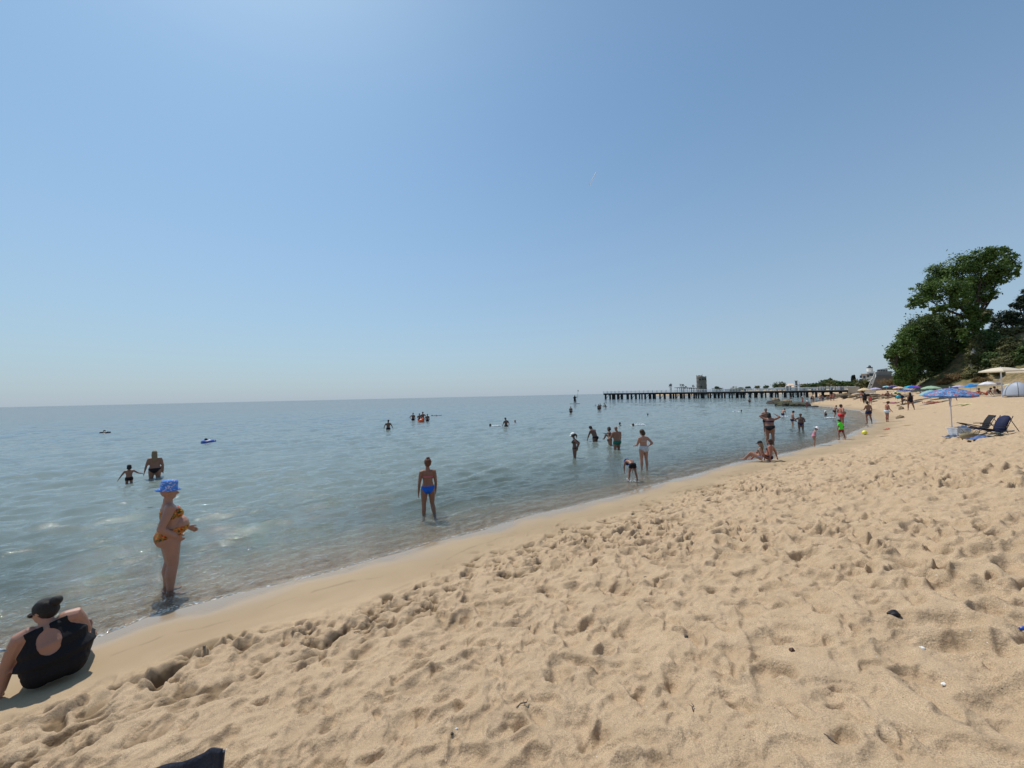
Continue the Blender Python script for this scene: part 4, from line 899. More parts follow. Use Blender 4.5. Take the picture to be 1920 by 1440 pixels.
# sunbathers
lyers = [(1672,757,752,'lie',-80,'pink sunbather lying flat on the near edge of the crowded sand','fair',(.5,.2,.25)),
 (1660,744,737,'recline',-60,'sunbather reclining on a dark towel below the purple parasol','red',(.05,.02,.02)),
 (1672,745,737,'sit',40,'sunbather sitting with knees up beside a thin standing child','tan',(.3,.1,.1)),
 (1684,748,741,'sit',90,'sunbather sitting in the shade of the navy patterned parasol','dark',BLK),
 (1702,755,744,'recline',-70,'dark skinned sunbather reclining next to the walking woman in black','dark',NAVY),
 (1750,757,750,'lie',-75,'tanned sunbather lying with legs stretched left of the big parasol','red',(.25,.05,.05)),
 (1764,748,727,'stand',10,'auburn haired bather standing behind the large blue parasol','tan',(.3,.12,.1)),
 (1836,742,728,'sit',-60,'sunburnt woman with a black hat reading in a low seat under the white parasol','red',(.5,.10,.06)),
 (1849,743,733,'recline',-70,'sunburnt man reclining at the foot of the white parasol','red',(.4,.08,.05)),
 (1875,740,731,'recline',80,'sunbather in black reclining between the white parasol and the grey tent','tan',BLK),
 (1886,739,731,'sit',-40,'pale sunbather sitting beside a blue bag left of the grey tent','fair',(.3,.3,.33)),
 (1908,741,732,'lie',80,'sunbather lying on a navy mat in front of the grey tent','fair',NAVY)]
for x, y, tp, ps, yw, lb, sk, cl in lyers:
    person('ly%d' % x, x, y, tp, lb, ps, yaw=yw, skin=sk, hair=('black','short'), wear=(('suit', cl),), hat_=('sun', BLK) if x == 1836 else None, tall=1.0 if ps in ('lie','recline') else None, group=lying)
p1 = ground(1782, 762)
person('under', 1782, 762, 735, 'bather bending down in the shade behind the large blue parasol', 'bend', yaw=80, skin='tan', hair=('brown','short'), wear=(('bottom',(.7,.7,.7)),), tall=1.0, group=lying)

# ------------------------------------------------------------------ things on the water
def ring_float(px, py, major, minor, mats, label, name='swim_ring'):
    p = at_z(px, py); o = empty(name, (p.x, p.y, 0.0), label, 'swim ring'); 
    vs = []; fs = []; n, k = 28, 12
    for i in range(n):
        a = 2*math.pi*i/n
        for j in range(k):
            b = 2*math.pi*j/k; r = major+minor*math.cos(b); vs.append((r*math.cos(a), r*math.sin(a)*1.2, minor*math.sin(b)+minor*.35))
    for i in range(n):
        for j in range(k): fs.append((i*k+j, ((i+1) % n)*k+j, ((i+1) % n)*k+(j+1) % k, i*k+(j+1) % k))
    m_ = MB(); m_.add(vs, fs); m_.build('tube', mats[0], o, True)
    vl = MB(); vl.tube([(major+minor*.9, 0, minor*.7), (major+minor*1.2, 0, minor*1.1)], .02, 8); vl.build('valve', mats[1], o, True)
    return p
blk = mat('black_rubber', (.012,.012,.015), rough=.35, spec=.5); wht = mat('white_plastic', (.75,.76,.78), rough=.4); blu = mat('blue_plastic', (.02,.07,.32), rough=.35, spec=.5)
p = ring_float(197, 812, .28, .12, [blk, wht], 'black inflatable ring with a bather in it far out on the left')
person('ringman', 197, 812, 806.5, 'bather sunk in a black inflatable ring, dark head showing', 'sit', yaw=60, on='water', H=1.75, female=False, skin='dark', hair=('black','short'), wear=(), group=swim, at=(p.x-.05, p.y, 0))
p = ring_float(391, 829, .32, .12, [blu, wht], 'blue and white inflatable ring under a lounging bather')
person('ringwoman', 399, 829, 821, 'bather lounging across a blue inflatable ring with arms outstretched', 'recline', yaw=100, on='water', H=1.65, skin='dark', hair=('black','short'), wear=(('bottom', BLK),), group=swim, at=(p.x+.25, p.y, 0))
# orange float in the far group
p = at_z(790, 791); m_ = MB(); m_.ell((0,0,.12), (.34,.3,.26)); m_.ell((.2,0,.35), (.14,.14,.16)); m_.tube([(-.3,-.1,.1),(-.45,-.1,.35)], .06)
o = m_.build('inflatable_float', mat('orange_vinyl', (.70,.12,.04), rough=.35), None, True); o.location = (p.x, p.y, 0); tag(o, 'small orange and red inflatable held by the group standing far out', 'inflatable')
# paddleboard
p = at_z(1078, 757.2); yw = 0
o = empty('paddleboard', (p.x, p.y, 0.0), 'dark stand-up paddleboard carrying a standing rider', 'paddleboard')
prof = [(-1.6,.02),(-1.5,.2),(-1.1,.33),(-.3,.39),(.6,.37),(1.2,.26),(1.5,.12),(1.62,.02)]
vs = []; 
for x_, w_ in prof:
    zz = .05 + .10*max(0, x_-.9)**2
    vs += [(x_,-w_,zz+.05),(x_,w_,zz+.05),(x_,w_*.9,zz-.05),(x_,-w_*.9,zz-.05)]
fs = [];
for i in range(len(prof)-1):
    for j in range(4): fs.append((i*4+j, i*4+(j+1) % 4, (i+1)*4+(j+1) % 4, (i+1)*4+j))
fs += [(3,2,1,0), tuple((len(prof)-1)*4+j for j in range(4))]
m_ = MB(); m_.add(vs, fs); m_.build('deck', mat('board_dark', (.05,.09,.13), rough=.35), o, True)
m_ = MB(); m_.box((-1.3,0,-.1), (.22,.012,.2)); m_.build('fin', blk, o)
person('paddler', 1078, 757, 738, 'paddleboarder in a dark wetsuit standing upright on the board', 'paddle', yaw=10, on='at', H=1.75, female=False, skin='dark', hair=('black','short'), wear=(('shirt', BLK),('trousers', BLK)), at=(p.x, p.y, .1), group=bath, tall=None)
o_, B_, _ = PEOPLE['paddler']; hp_ = o_.matrix_basis @ Vector(B_['hands']['aR'])
bot = at_y(1080.5, 757, p.y); topp = at_y(1084.0, 732, p.y)
o = empty('paddle', (bot.x, p.y, bot.z), 'long paddle held upright in the rider\'s outstretched hand', 'paddle')
dv = Vector((topp.x-bot.x, 0, topp.z-bot.z)); m_ = MB(); m_.tube([Vector((0,0,-.2)), dv*.9], .03, 8); m_.build('shaft', blk, o, True)
m_ = MB(); m_.ell(dv*.97, (.13,.03,.27), None, 12, 8); m_.build('blade', blk, o, True)
# splashes
def splash(px, py, wpx, hpx, label, n=160, seed=3):
    c = at_z(px, py); s = c.y/F; r_ = random.Random(seed); m_ = MB(); W = wpx*s/2; Hh = hpx*s
    for i in range(n):
        u = r_.uniform(-1,1); x = u*W; hgt = Hh*(1-u*u)*r_.random()**1.8; rr = r_.uniform(.008,.028)*(c.y/25)**.8*(1.2-hgt/Hh*.8)
        m_.ell((x, r_.uniform(-.25,.25), hgt+.01), (rr*1.6, rr, rr), None, 6, 4)
    for i in range(14 if wpx > 20 and c.y > 20 else 0):
        u = r_.uniform(-1,1); m_.ell((u*W*1.1, r_.uniform(-.3,.3)*c.y/60, .004), (W*.12, .10*c.y/50, .02*c.y/40), None, 8, 4)
    o = m_.build('splash', mat('foam', (.82,.84,.85), rough=.6, var=.05), None, True); o.location = (c.x, c.y, 0); tag(o, label, 'splash', kind='stuff'); return o
splash(1197, 798, 26, 6, 'long white splash kicked up by a swimmer', 220, 3)
splash(931, 799, 16, 3, 'small white splash around the crawl swimmer', 90, 4)
splash(1381, 772, 12, 1.2, 'thin white wake behind a swimmer near the rocks', 50, 5)
splash(1556, 783.5, 14, 1.8, 'white splash at the feet of the leaping boy', 70, 6)
splash(1468, 781, 16, 1.2, 'pale foam around the waist of the dark haired boy', 60, 7)
splash(1187, 901, 18, 1.6, 'drops of water thrown up by the bending child', 26, 8)

# ------------------------------------------------------------------ rocks
def rock_mat(name, a, b, moss=0.0):
    if name in MATS: return MATS[name]
    m = mat(name, a, rough=.9, var=.35, scale=1.8, bump=.9, bscale=7); t = m.node_tree; p_ = t.nodes['Principled BSDF']
    src = p_.inputs['Base Color'].links[0].from_socket
    n = nd(t, 'ShaderNodeTexNoise'); n.inputs['Scale'].default_value = 2.6; n.inputs['Detail'].default_value = 6
    cr = nd(t, 'ShaderNodeValToRGB'); cr.color_ramp.elements[0].position = .5-moss*.3; cr.color_ramp.elements[1].position = .62-moss*.3
    mx = nd(t, 'ShaderNodeMix', data_type='RGBA'); t.links.new(n.outputs['Fac'], cr.inputs['Fac']); t.links.new(cr.outputs['Color'], mx.inputs[0]); t.links.new(src, mx.inputs[6]); mx.inputs[7].default_value = list(b)+[1]
    t.links.new(mx.outputs[2], p_.inputs['Base Color']); return m
BROWN = rock_mat('brown_rock', (.22,.17,.115), (.36,.29,.19)); MOSS = rock_mat('mossy_rock', (.055,.048,.032), (.07,.075,.025), .25); DARKR = rock_mat('wet_rock', (.05,.043,.035), (.12,.095,.07))
def rock(px, py, wm, dm, hm, m_, label, seed, rz=0, on='sand', group=None, tilt=0.1, parent=None, loc=None):
    bm = bmesh.new(); bmesh.ops.create_icosphere(bm, subdivisions=4, radius=1.0)
    co_ = np.array([v.co[:] for v in bm.verts]); s = seed*7.3
    a = vnoise(co_[:,0]*1.3+s+co_[:,2], co_[:,1]*1.3+s, seed) + .5*vnoise(co_[:,0]*3+s, co_[:,1]*3+co_[:,2]*2.5+s, seed+1) + .25*vnoise(co_[:,0]*7+s, co_[:,2]*7+co_[:,1]*5+s, seed+2)
    for v, q, c_ in zip(bm.verts, a, co_):
        k = 1+.42*q; z = c_[2]; z = math.copysign(abs(z)**.7, z); z = round(z*5+q)/5*.5+z*.5
        v.co = Vector((c_[0]*k*wm/2, c_[1]*k*dm/2, z*k*hm*.62 + tilt*c_[0]*hm))
    me = bpy.data.meshes.new('rock'); bm.to_mesh(me); bm.free()
    p = loc if loc is not None else (ground(px, py) if on == 'sand' else at_z(px, py))
    o = link('rock', me, m_, parent, False); o.location = (p[0], p[1], p[2]+hm*.12); o.rotation_euler = (0,0,rz)
    return tag(o, label, 'rock', group)
rg = 'rocks at the water between beach and pier'
def mrock(x0, x1, y, hpx, dm, m_, label, seed, rz=0, tilt=.1, on='water'):
    c = at_z((x0+x1)/2, y) if on == 'water' else ground((x0+x1)/2, y)
    s = c.y/F; az_ = math.atan2(c.x, c.y); return rock(0, 0, (x1-x0)*s*math.cos(az_), dm, hpx*s, m_, label, seed, rz-az_, group=rg, tilt=tilt, loc=c)
mrock(1437, 1464, 756.5, 7, 3.5, DARKR, 'dark wet rock nearest the swimmers with a brown back', 3, .1, .25)
mrock(1446, 1462, 752, 7, 3, BROWN, 'brown back of the outermost rock rising behind the wet one', 4, 0, .1)
mrock(1453, 1486, 761, 11, 4, MOSS, 'green mossy rock slab with a rounded left end', 5, .05, -.05)
mrock(1464, 1483, 758, 11, 3, BROWN, 'brown hump on top of the mossy slab', 6, .2, 0)
mrock(1476, 1517, 761, 8, 4, MOSS, 'long low mossy ledge running from slab to beach', 7, -.03, 0)
mrock(1505, 1524, 758, 4, 3, DARKR, 'flat dark ledge under the stooping bather', 8, 0, 0)
mrock(1520, 1534, 762, 1.8, 2, DARKR, 'thin dark stone lying in the shallows off the sand spit', 9, 0, 0)
mrock(1530, 1541, 753, 2.5, 2, DARKR, 'small dark flat stone between two groups of bathers', 10, 0, 0)
rr = random.Random(4)
adj = ['pale','brown','cracked','low','dark-based','sandy','jagged','rounded','tilted','flat','weathered','ochre']
for i in range(24):
    x = 1552 + i*6.3 + rr.uniform(-3,3); y = 744.5 - i*.18 + rr.uniform(-2.5, 4.0) + (3 if i > 12 else 0)
    wpx = rr.uniform(13, 27); c = ground(x, min(y, 752)); s = c.y/F
    nb_ = ['behind the standing couple','under the pier end','beside the sand spit','below the beige parasol','left of the purple parasol','behind the person in black'][i % 6]
    rock(0, 0, wpx*s, wpx*s*.7, rr.uniform(3.0, 5.5)*s, BROWN if i % 3 else DARKR, '%s rock ledge %s, %s in the shore rocks' % (adj[i % 12], nb_, ['first row','second row','third row','top row'][i//6]), 20+i, rr.uniform(-.5,.5), group='brown ledges along the far shore', tilt=rr.uniform(-.3,.3), loc=c)

# ------------------------------------------------------------------ pier
WOOD = mat('pier_timber', (.018,.017,.018), rough=.85, var=.3, bump=.4, bscale=6); CONC = mat('pier_concrete', (.36,.33,.30), rough=.85, var=.15); RAILM = mat('rail_paint', (.62,.63,.64), rough=.6, var=.06)
PA, PB = Vector((49,202,0)), Vector((128,131,0)); 
pier = empty('pier', PA, 'long pier on dark piles with a pale railing, reaching out from the rocks', 'pier')
ax = (PB-PA); Ln = ax.length; ax = ax.normalized(); nx_ = Vector((-ax.y, ax.x, 0)); 
def dz(t): return 3.25 + (2.45-3.25)*t
Mx = Matrix((ax, nx_, Vector((0,0,1)))).transposed()
m_ = MB(); q = 24
for a, zz, th, wd in ((0, 0, .22, 5.0),):
    vs = []
    for i in range(q+1):
        t = i/q; c = ax*Ln*t
        vs += [c - nx_*2.5 + Vector((0,0,dz(t))), c + nx_*2.5 + Vector((0,0,dz(t))), c + nx_*2.5 + Vector((0,0,dz(t)-.22)), c - nx_*2.5 + Vector((0,0,dz(t)-.22))]
    fs = [];
    for i in range(q):
        for j in range(4): fs.append((i*4+j, (i+1)*4+j, (i+1)*4+(j+1) % 4, i*4+(j+1) % 4))
    fs += [(0,1,2,3), (q*4+3,q*4+2,q*4+1,q*4)]
    m_.add(vs, fs)
m_.build('deck_slab', CONC, pier)
for sg in (-1, 1):
    m_ = MB(); m_.tube([nx_*sg*2.1 + Vector((0,0,dz(0)-.55)), ax*Ln + nx_*sg*2.1 + Vector((0,0,dz(1)-.55))], .33, 4); m_.build('girder', WOOD, pier)
nb = 44; rr = random.Random(9)
for i in range(nb):
    t = (i+.5)/nb*.985; c = ax*Ln*t
    for sg in (-1, 1):
        hgt = dz(t)-.5; m_ = MB(); w_ = rr.uniform(.38,.75) if i > 6 else rr.uniform(.6,.95)
        if i > nb-4: w_ = 2.0
        m_.box(c + nx_*sg*2.0 + ax*rr.uniform(-.5,.5) + Vector((0,0,(hgt-2.5)/2)), (w_, .6, hgt+2.5), M=Mx); m_.build('pile', WOOD, pier)
    if i % 3 == 0:
        m_ = MB(); m_.tube([c+nx_*-2+Vector((0,0,.3)), c+nx_*2+Vector((0,0,dz(t)-.7))], .10, 5); m_.build('brace', WOOD, pier)
for sg in (-1, 1):
    m_ = MB()
    for zz in (.35, .68, 1.02): m_.tube([nx_*sg*2.4 + Vector((0,0,dz(0)+zz)), ax*Ln + nx_*sg*2.4 + Vector((0,0,dz(1)+zz))], .06, 5)
    for i in range(50): t = i/49; m_.box(ax*Ln*t + nx_*sg*2.4 + Vector((0,0,dz(t)+.55)), (.16,.16,1.1), M=Mx)
    m_.build('railing', RAILM, pier)
# light mast and kiosk on the pier
def on_pier(px):
    d_ = ray(px, 735); k = d_.x/d_.y; t = (k*PA.y-PA.x)/(ax.x-k*ax.y); return PA + ax*t, t/Ln
c, t = on_pier(1498.5); o = empty('lamp_mast', (c.x, c.y, dz(t)), 'tall white mast with a short cross arm on the pier deck', 'mast')
m_ = MB(); m_.tube([(0,0,0),(0,0,3.4)], [.22,.15], 8); m_.build('post', RAILM, o); m_ = MB(); m_.box((-.1,0,1.9), (2.2,.3,.22)); m_.build('cross_arm', RAILM, o)
c, t = on_pier(1482); o = empty('kiosk', (c.x, c.y, dz(t)), 'small white framed glass kiosk on the pier', 'kiosk')
m_ = MB(); m_.box((0,0,1.9), (2.2,2.0,.15)); m_.build('roof', RAILM, o)
for sx in (-1,1):
    for sy in (-1,1): m_ = MB(); m_.box((sx,sy*.9,.9), (.18,.18,1.8)); m_.build('post', RAILM, o)
m_ = MB(); m_.box((0,.95,.9), (1.8,.04,1.6)); m_.build('pane', mat('dark_glass', (.05,.07,.09), rough=.1, spec=.6), o)
c, t = on_pier(1465); o = empty('notice_board', (c.x, c.y, dz(t)), 'long low white board on the pier railing left of the kiosk', 'board')
m_ = MB(); m_.box((0,0,.9), (4.4,.08,.9)); m_.build('panel', RAILM, o)
for sx in (-1.6, 1.6): m_ = MB(); m_.box((sx,.06,.5), (.1,.1,1.0)); m_.build('leg', WOOD, o)

# ------------------------------------------------------------------ far coast
def far_pt(px, D, z=None):
    d_ = ray(px, 735); k = D/d_.y; x, y = d_.x*k, d_.y*k; return Vector((x, y, gz(x, y) if z is None else z))
def top_z(px, py, D): return at_y(px, py, D).z
STONE = mat('old_stone', (.17,.15,.12), rough=.95, var=.35, scale=.8, bump=.8, bscale=3); PLA = mat('pale_plaster', (.72,.69,.63), rough=.8, var=.08, scale=.6); TILE = mat('pale_tile', (.62,.48,.38), rough=.8, var=.12)
DK = mat('dark_opening', (.02,.02,.02), rough=.8); GLS = MATS['dark_glass']
D = 330; c = far_pt(1316, D); s = D/F; r_ = 8.6*s; zt = top_z(1316, 706.5, D)
tw = empty('stone_tower', (c.x, c.y, 0), 'round weathered stone tower with a ragged top rising behind the pier', 'tower')
n = 36; vs = []; fs = []; nz = 14; rr = random.Random(2); jag = [rr.uniform(-.5,.7) + (1.3 if 5 < i < 15 else 0) for i in range(n)]
for j in range(nz+1):
    for i in range(n):
        a = 2*math.pi*i/n; f_ = j/nz; rad_ = r_*(1+.02*math.sin(j*1.9)+.015*rr.uniform(-1,1)) * (1 if f_ < .93 else .96)
        vs.append((rad_*math.cos(a), rad_*math.sin(a), (zt+ (jag[i] if j == nz else 0))*f_))
for j in range(nz):
    for i in range(n): fs.append((j*n+i, j*n+(i+1) % n, (j+1)*n+(i+1) % n, (j+1)*n+i))
fs.append(tuple(nz*n+i for i in range(n)))
m_ = MB(); m_.add(vs, fs); m_.build('wall', STONE, tw, False)
for a, z_ in ((-1.75,.86),(-1.2,.86),(-2.3,.84),(-1.6,.3),(-2.1,.45)):
    m_ = MB(); m_.box((r_*1.0*math.cos(a), r_*1.0*math.sin(a), zt*z_), (.9,.9,1.2), rz=a); m_.build('window', DK, tw)
m_ = MB(); m_.tube([(.8,0,zt-.5),(.8,0,zt+2.4)], .14, 6); m_.build('mast', DK, tw)
# low buildings
def block(px0, px1, ptop, D, label, m_=PLA, depth=9, roof='flat', nm='building', wins=3, group='low buildings on the far shore', z0=None, storeys=1, roofm=None):
    a, b = far_pt(px0, D), far_pt(px1, D); zt = top_z((px0+px1)/2, ptop, D); g = min(a.z, b.z)-.5 if z0 is None else z0
    az_ = math.atan2((a.x+b.x)/2, D); wd = (b-a).to_2d().length*math.cos(az_); cx, cy = (a.x+b.x)/2+math.sin(az_)*depth/2, D+math.cos(az_)*depth/2
    o = empty(nm, (cx, cy, g), label, 'building', group, -az_); h_ = zt-g
    rh = h_*.28 if roof == 'hip' else .3
    w_ = MB(); w_.box((0,0,(h_-rh)/2), (wd, depth, h_-rh)); w_.build('wall', m_, o)
    r2 = MB()
    if roof == 'hip':
        e = .5; vs = [(-wd/2-e,-depth/2-e,h_-rh+.004),(wd/2+e,-depth/2-e,h_-rh+.004),(wd/2+e,depth/2+e,h_-rh+.004),(-wd/2-e,depth/2+e,h_-rh+.004),(-wd/2*.5,0,h_),(wd/2*.5,0,h_)]
        r2.add(vs, [(3,2,1,0),(0,1,5,4),(1,2,5),(2,3,4,5),(3,0,4)])
    else: r2.box((0,0,h_-rh/2+.003), (wd+.6, depth+.6, rh))
    r2.build('roof', roofm or TILE, o)
    for st in range(storeys):
        for i in range(wins):
            x_ = -wd/2 + wd*(i+.5)/wins; wz = (h_-rh)*(st+.55)/storeys; ww = min(1.4, wd/wins*.45); wh = min(1.6, (h_-rh)/storeys*.5)
            f_ = MB(); f_.box((x_, -depth/2-.03, wz), (ww+.2, .10, wh+.2)); fo = f_.build('window', RAILM, o)
            g_ = MB(); g_.box((x_, -depth/2-.095, wz), (ww, .04, wh)); g_.build('pane', GLS, fo)
    return o
block(1473, 1492, 719, 230, 'wide pale house with a sloping tiled roof behind the pier kiosk', roof='hip', wins=4)
block(1491.5, 1496, 713.5, 228, 'narrow brown brick tower beside the tiled house', m_=STONE, depth=4, wins=1, storeys=2)
block(1497, 1515, 720, 225, 'long low cream house right of the white mast', wins=5)
block(1384, 1399, 728, 300, 'grey flat block right of the round bush behind the pier', m_=STONE, wins=3)
block(1521, 1532, 723, 210, 'small dark-roofed house in the trees behind the pier', roofm=WOOD, wins=2)
block(1335, 1356, 727.5, 320, 'long low beach pavilion right of the stone tower', wins=6, roofm=RAILM)
block(1359, 1378, 729, 315, 'low pale beach pavilion in the middle of the far shore', wins=5, roofm=RAILM)
block(1401, 1411, 729, 285, 'small white beach hut right of the grey block behind the pier', wins=2, roofm=RAILM, group='low buildings on the far shore')
block(1423, 1433, 728.5, 280, 'small cream beach hut between the straw parasols', wins=2, group='low buildings on the far shore')
block(1441, 1451, 727.5, 270, 'small white hut left of the grove behind the pier', wins=2, roofm=RAILM, group='low buildings on the far shore')
block(1533, 1547, 719.5, 205, 'pale villa half hidden by the broad trees behind the pier end', wins=3)
block(1564, 1584, 716.5, 190, 'pale hipped pavilion roof showing above the trees left of the cypresses', roof='hip', roofm=RAILM, wins=4)
for i, (a, b, c_) in enumerate([(1268,1281,727),(1284,1294,727.5),(1295,1303,728)]):   # open terraces with posts
    D = 335; p0_ = far_pt(a, D); p1_ = far_pt(b, D); zt = top_z(a, c_, D); o = empty('pergola', (p0_.x, D, 0), ['open timber shelter beside the pair of palms','open timber shelter between palms and tower','small shelter close to the foot of the tower'][i], 'shelter', 'open shelters beside the tower')
    wd = p1_.x-p0_.x; m_ = MB(); m_.box((wd/2,0,zt), (wd+1,5,.5)); m_.build('roof', STONE, o)
    for k in range(4): m_ = MB(); m_.box((wd*k/3,-2.3,zt/2), (.35,.35,zt)); m_.build('post', STONE, o)
# dome tents / pale shelters on far beach
for i, (x, y) in enumerate([(1392,731.5),(1407,731),(1421,730.5),(1436,730),(1449,729.5)]):
    D = 270-i*6; c = far_pt(x, D); zt = top_z(x, y, D); o = empty('beach_parasol', (c.x, D, 0), '%s straw parasol on the far beach behind the pier' % ['first from the left','second from the left','middle','fourth from the left','last'][i], 'parasol', 'straw parasols behind the pier')
    m_ = MB(); n = 12; vs = [(0,0,zt)]+[(2.6*math.cos(2*math.pi*k/n), 2.6*math.sin(2*math.pi*k/n), zt-1.3) for k in range(n)]; m_.add(vs, [(0,1+k,1+(k+1) % n) for k in range(n)]+[tuple(range(n,0,-1))]); m_.build('canopy', mat('straw', (.42,.34,.22), rough=.95), o)
    m_ = MB(); m_.tube([(0,0,0),(0,0,zt-.4)], .1, 6); m_.build('pole', WOOD, o)
# fort-like building on the bluff: lantern house, ramp wall and retaining wall
D = 118; s = D/F
c0 = far_pt(1622, D); o = empty('lookout_house', (c0.x, D, c0.z-.3), 'white two-storey lookout house with a small round lantern roof', 'building', rz=-math.atan2(c0.x, D))
g = c0.z-.3; Z_ = lambda py: top_z(1622, py, D)-g
X_ = lambda px: (far_pt(px, D).x - c0.x)*math.cos(math.atan2(c0.x, D))
m_ = MB(); m_.box(((X_(1617)+X_(1627))/2, 3, (Z_(702))/2), (X_(1627)-X_(1617), 6, Z_(702))); m_.build('wall', PLA, o, label='low left wing of the lookout house')
m_ = MB(); m_.box(((X_(1627)+X_(1642))/2, 4, (Z_(697))/2), (X_(1642)-X_(1627), 8, Z_(697))); m_.build('wall', PLA, o)
m_ = MB(); m_.tube([((X_(1633)), 3, Z_(697)), ((X_(1633)), 3, Z_(690))], (X_(1639)-X_(1627))/2, 20); m_.build('lantern', PLA, o)
m_ = MB(); m_.ell(((X_(1633)), 3, Z_(688.5)), ((X_(1636)-X_(1630))/2, 1.0, (Z_(684.5)-Z_(688.5))), zmin=0); m_.tube([(X_(1633),3,Z_(690)),(X_(1633),3,Z_(688.2))], .7, 12); m_.build('cupola', mat('slate', (.04,.045,.05)), o)
m_ = MB(); m_.box(((X_(1616)+X_(1630))/2, 2.8, Z_(701.5)), (X_(1631)-X_(1616), 7, .25)); m_.build('roof', TILE, o)
for k, (x, y) in enumerate([(1615.5,706),(1622,707),(1629,705),(1634,703),(1638,703)]):
    f_ = MB(); f_.box((X_(x), -.04 if k < 3 else -.05, Z_(y)), (.5,.08,.8)); fo = f_.build('window', DK, o)
    g_ = MB(); g_.box((X_(x), -.1 if k < 3 else -.11, Z_(y)), (.4,.04,.7)); g_.build('pane', GLS, fo)
# stair ramp: white sloped parapet from (1641,698) to (1628,727)
D2 = 108; pts = [(1641.5,698),(1639.5,703),(1634,714),(1629.5,725),(1628.5,728)]
top = [at_y(x, y, D2) for x, y in pts]; o = empty('stair_ramp', (top[-1].x, D2, top[-1].z), 'white sloping stair parapet leaning against the grey retaining wall', 'stair')
vs = []; ref = Vector((top[-1].x, D2, top[-1].z))
for q_ in top: q2 = q_-ref; vs += [q2+Vector((-.22,0,0)), q2+Vector((.22,0,0)), q2+Vector((.62,.5,0)), q2+Vector((.18,.5,0))]
fs = []
for i in range(len(pts)-1):
    for j in range(4): fs.append((i*4+j, i*4+(j+1) % 4, (i+1)*4+(j+1) % 4, (i+1)*4+j))
fs += [(0,1,2,3), tuple(reversed([(len(pts)-1)*4+j for j in range(4)]))]
m_ = MB(); m_.add(vs, fs); m_.build('parapet', PLA, o)
m_ = MB(); a_, b_ = at_y(1627, 714.5, D2)-ref, at_y(1637, 708, D2)-ref; m_.tube([a_, (a_+b_)/2+Vector((0,0,-.3)), b_], .12, 4); m_.build('landing', PLA, o)
def quadwall(name, pix, D, depth, m_, label, cat, pnm='wall'):
    P_ = [at_y(x, y, D) for x, y in pix]; ref = P_[0].copy(); o = empty(name, ref, label, cat); n = len(P_)
    dr_ = Vector((ref.x, ref.y, 0)).normalized()*depth; vs = [q_-ref for q_ in P_] + [q_-ref+dr_ for q_ in P_]
    fs = [tuple(range(n-1,-1,-1)), tuple(range(n,2*n))] + [(i, (i+1) % n, n+(i+1) % n, n+i) for i in range(n)]
    k = MB(); k.add(vs, fs); k.build(pnm, m_, o); return o, ref
GREYW = mat('grey_concrete', (.17,.16,.15), rough=.9, var=.18, scale=.35, bump=.3, bscale=2)
wl, ref = quadwall('retaining_wall', [(1633,731),(1643,704.5),(1694,704.5),(1694,731)], 105, 6, GREYW, 'sloping grey retaining wall between the white stair and the trees', 'wall')
quadwall('terrace_parapet', [(1642.5,704.3),(1642.5,697.5),(1672,695.5),(1672,704.3)], 106, 3, mat('grey_render', (.30,.29,.27), rough=.9, var=.12, scale=.5), 'grey parapet band on top of the retaining wall', 'wall')
o, ref = quadwall('terrace_house', [(1644,697.5),(1644,693.5),(1664,690),(1665,697.2)], 112, 5, PLA, 'long low white terrace house above the retaining wall', 'building')
for k in range(6):
    g_ = MB(); q_ = at_y(1646.5+k*3.1, 694.8, 112)-ref; g_.box(q_+Vector((0,-.03,0)), (.28,.06,.55)); g_.build('window', GLS, o)
# restaurant umbrella by the wall
c = ground(1624, 731); 
# promenade wall behind the rocks
quadwall('promenade_wall', [(1590,737),(1590,725.5),(1634,724.5),(1634,737)], 122, 2, mat('prom_stone', (.34,.31,.27), rough=.9, var=.25, scale=.6, bump=.5, bscale=3), 'low stone promenade wall behind the shore rocks', 'wall')

# ------------------------------------------------------------------ vegetation
def leaf_mat(name, c1, c2, tr=.25):
    if name in MATS: return MATS[name]
    m = mat(name, c1, rough=.6, var=.0, spec=.25, trans=tr); t = m.node_tree
    at_ = nd(t, 'ShaderNodeAttribute', attribute_name='tone'); mx = nd(t, 'ShaderNodeMix', data_type='RGBA'); t.links.new(at_.outputs['Fac'], mx.inputs[0])
    mx.inputs[6].default_value = list(c1)+[1]; mx.inputs[7].default_value = list(c2)+[1]
    for n_ in t.nodes:
        if n_.type == 'BSDF_PRINCIPLED': t.links.new(mx.outputs[2], n_.inputs['Base Color'])
        if n_.type == 'BSDF_TRANSLUCENT': t.links.new(mx.outputs[2], n_.inputs['Color'])
    return m
G1 = leaf_mat('leaf_fresh', (.058,.112,.022), (.12,.18,.04)); G2 = leaf_mat('leaf_dark', (.042,.075,.021), (.09,.13,.034)); G3 = leaf_mat('leaf_olive', (.085,.10,.034), (.16,.15,.06)); G4 = leaf_mat('leaf_dry', (.16,.10,.045), (.24,.17,.075)); G5 = leaf_mat('leaf_pine', (.020,.034,.018), (.035,.05,.026), .1)
BARK = mat('bark', (.055,.042,.032), rough=.95, var=.3, scale=3, bump=.8, bscale=12)
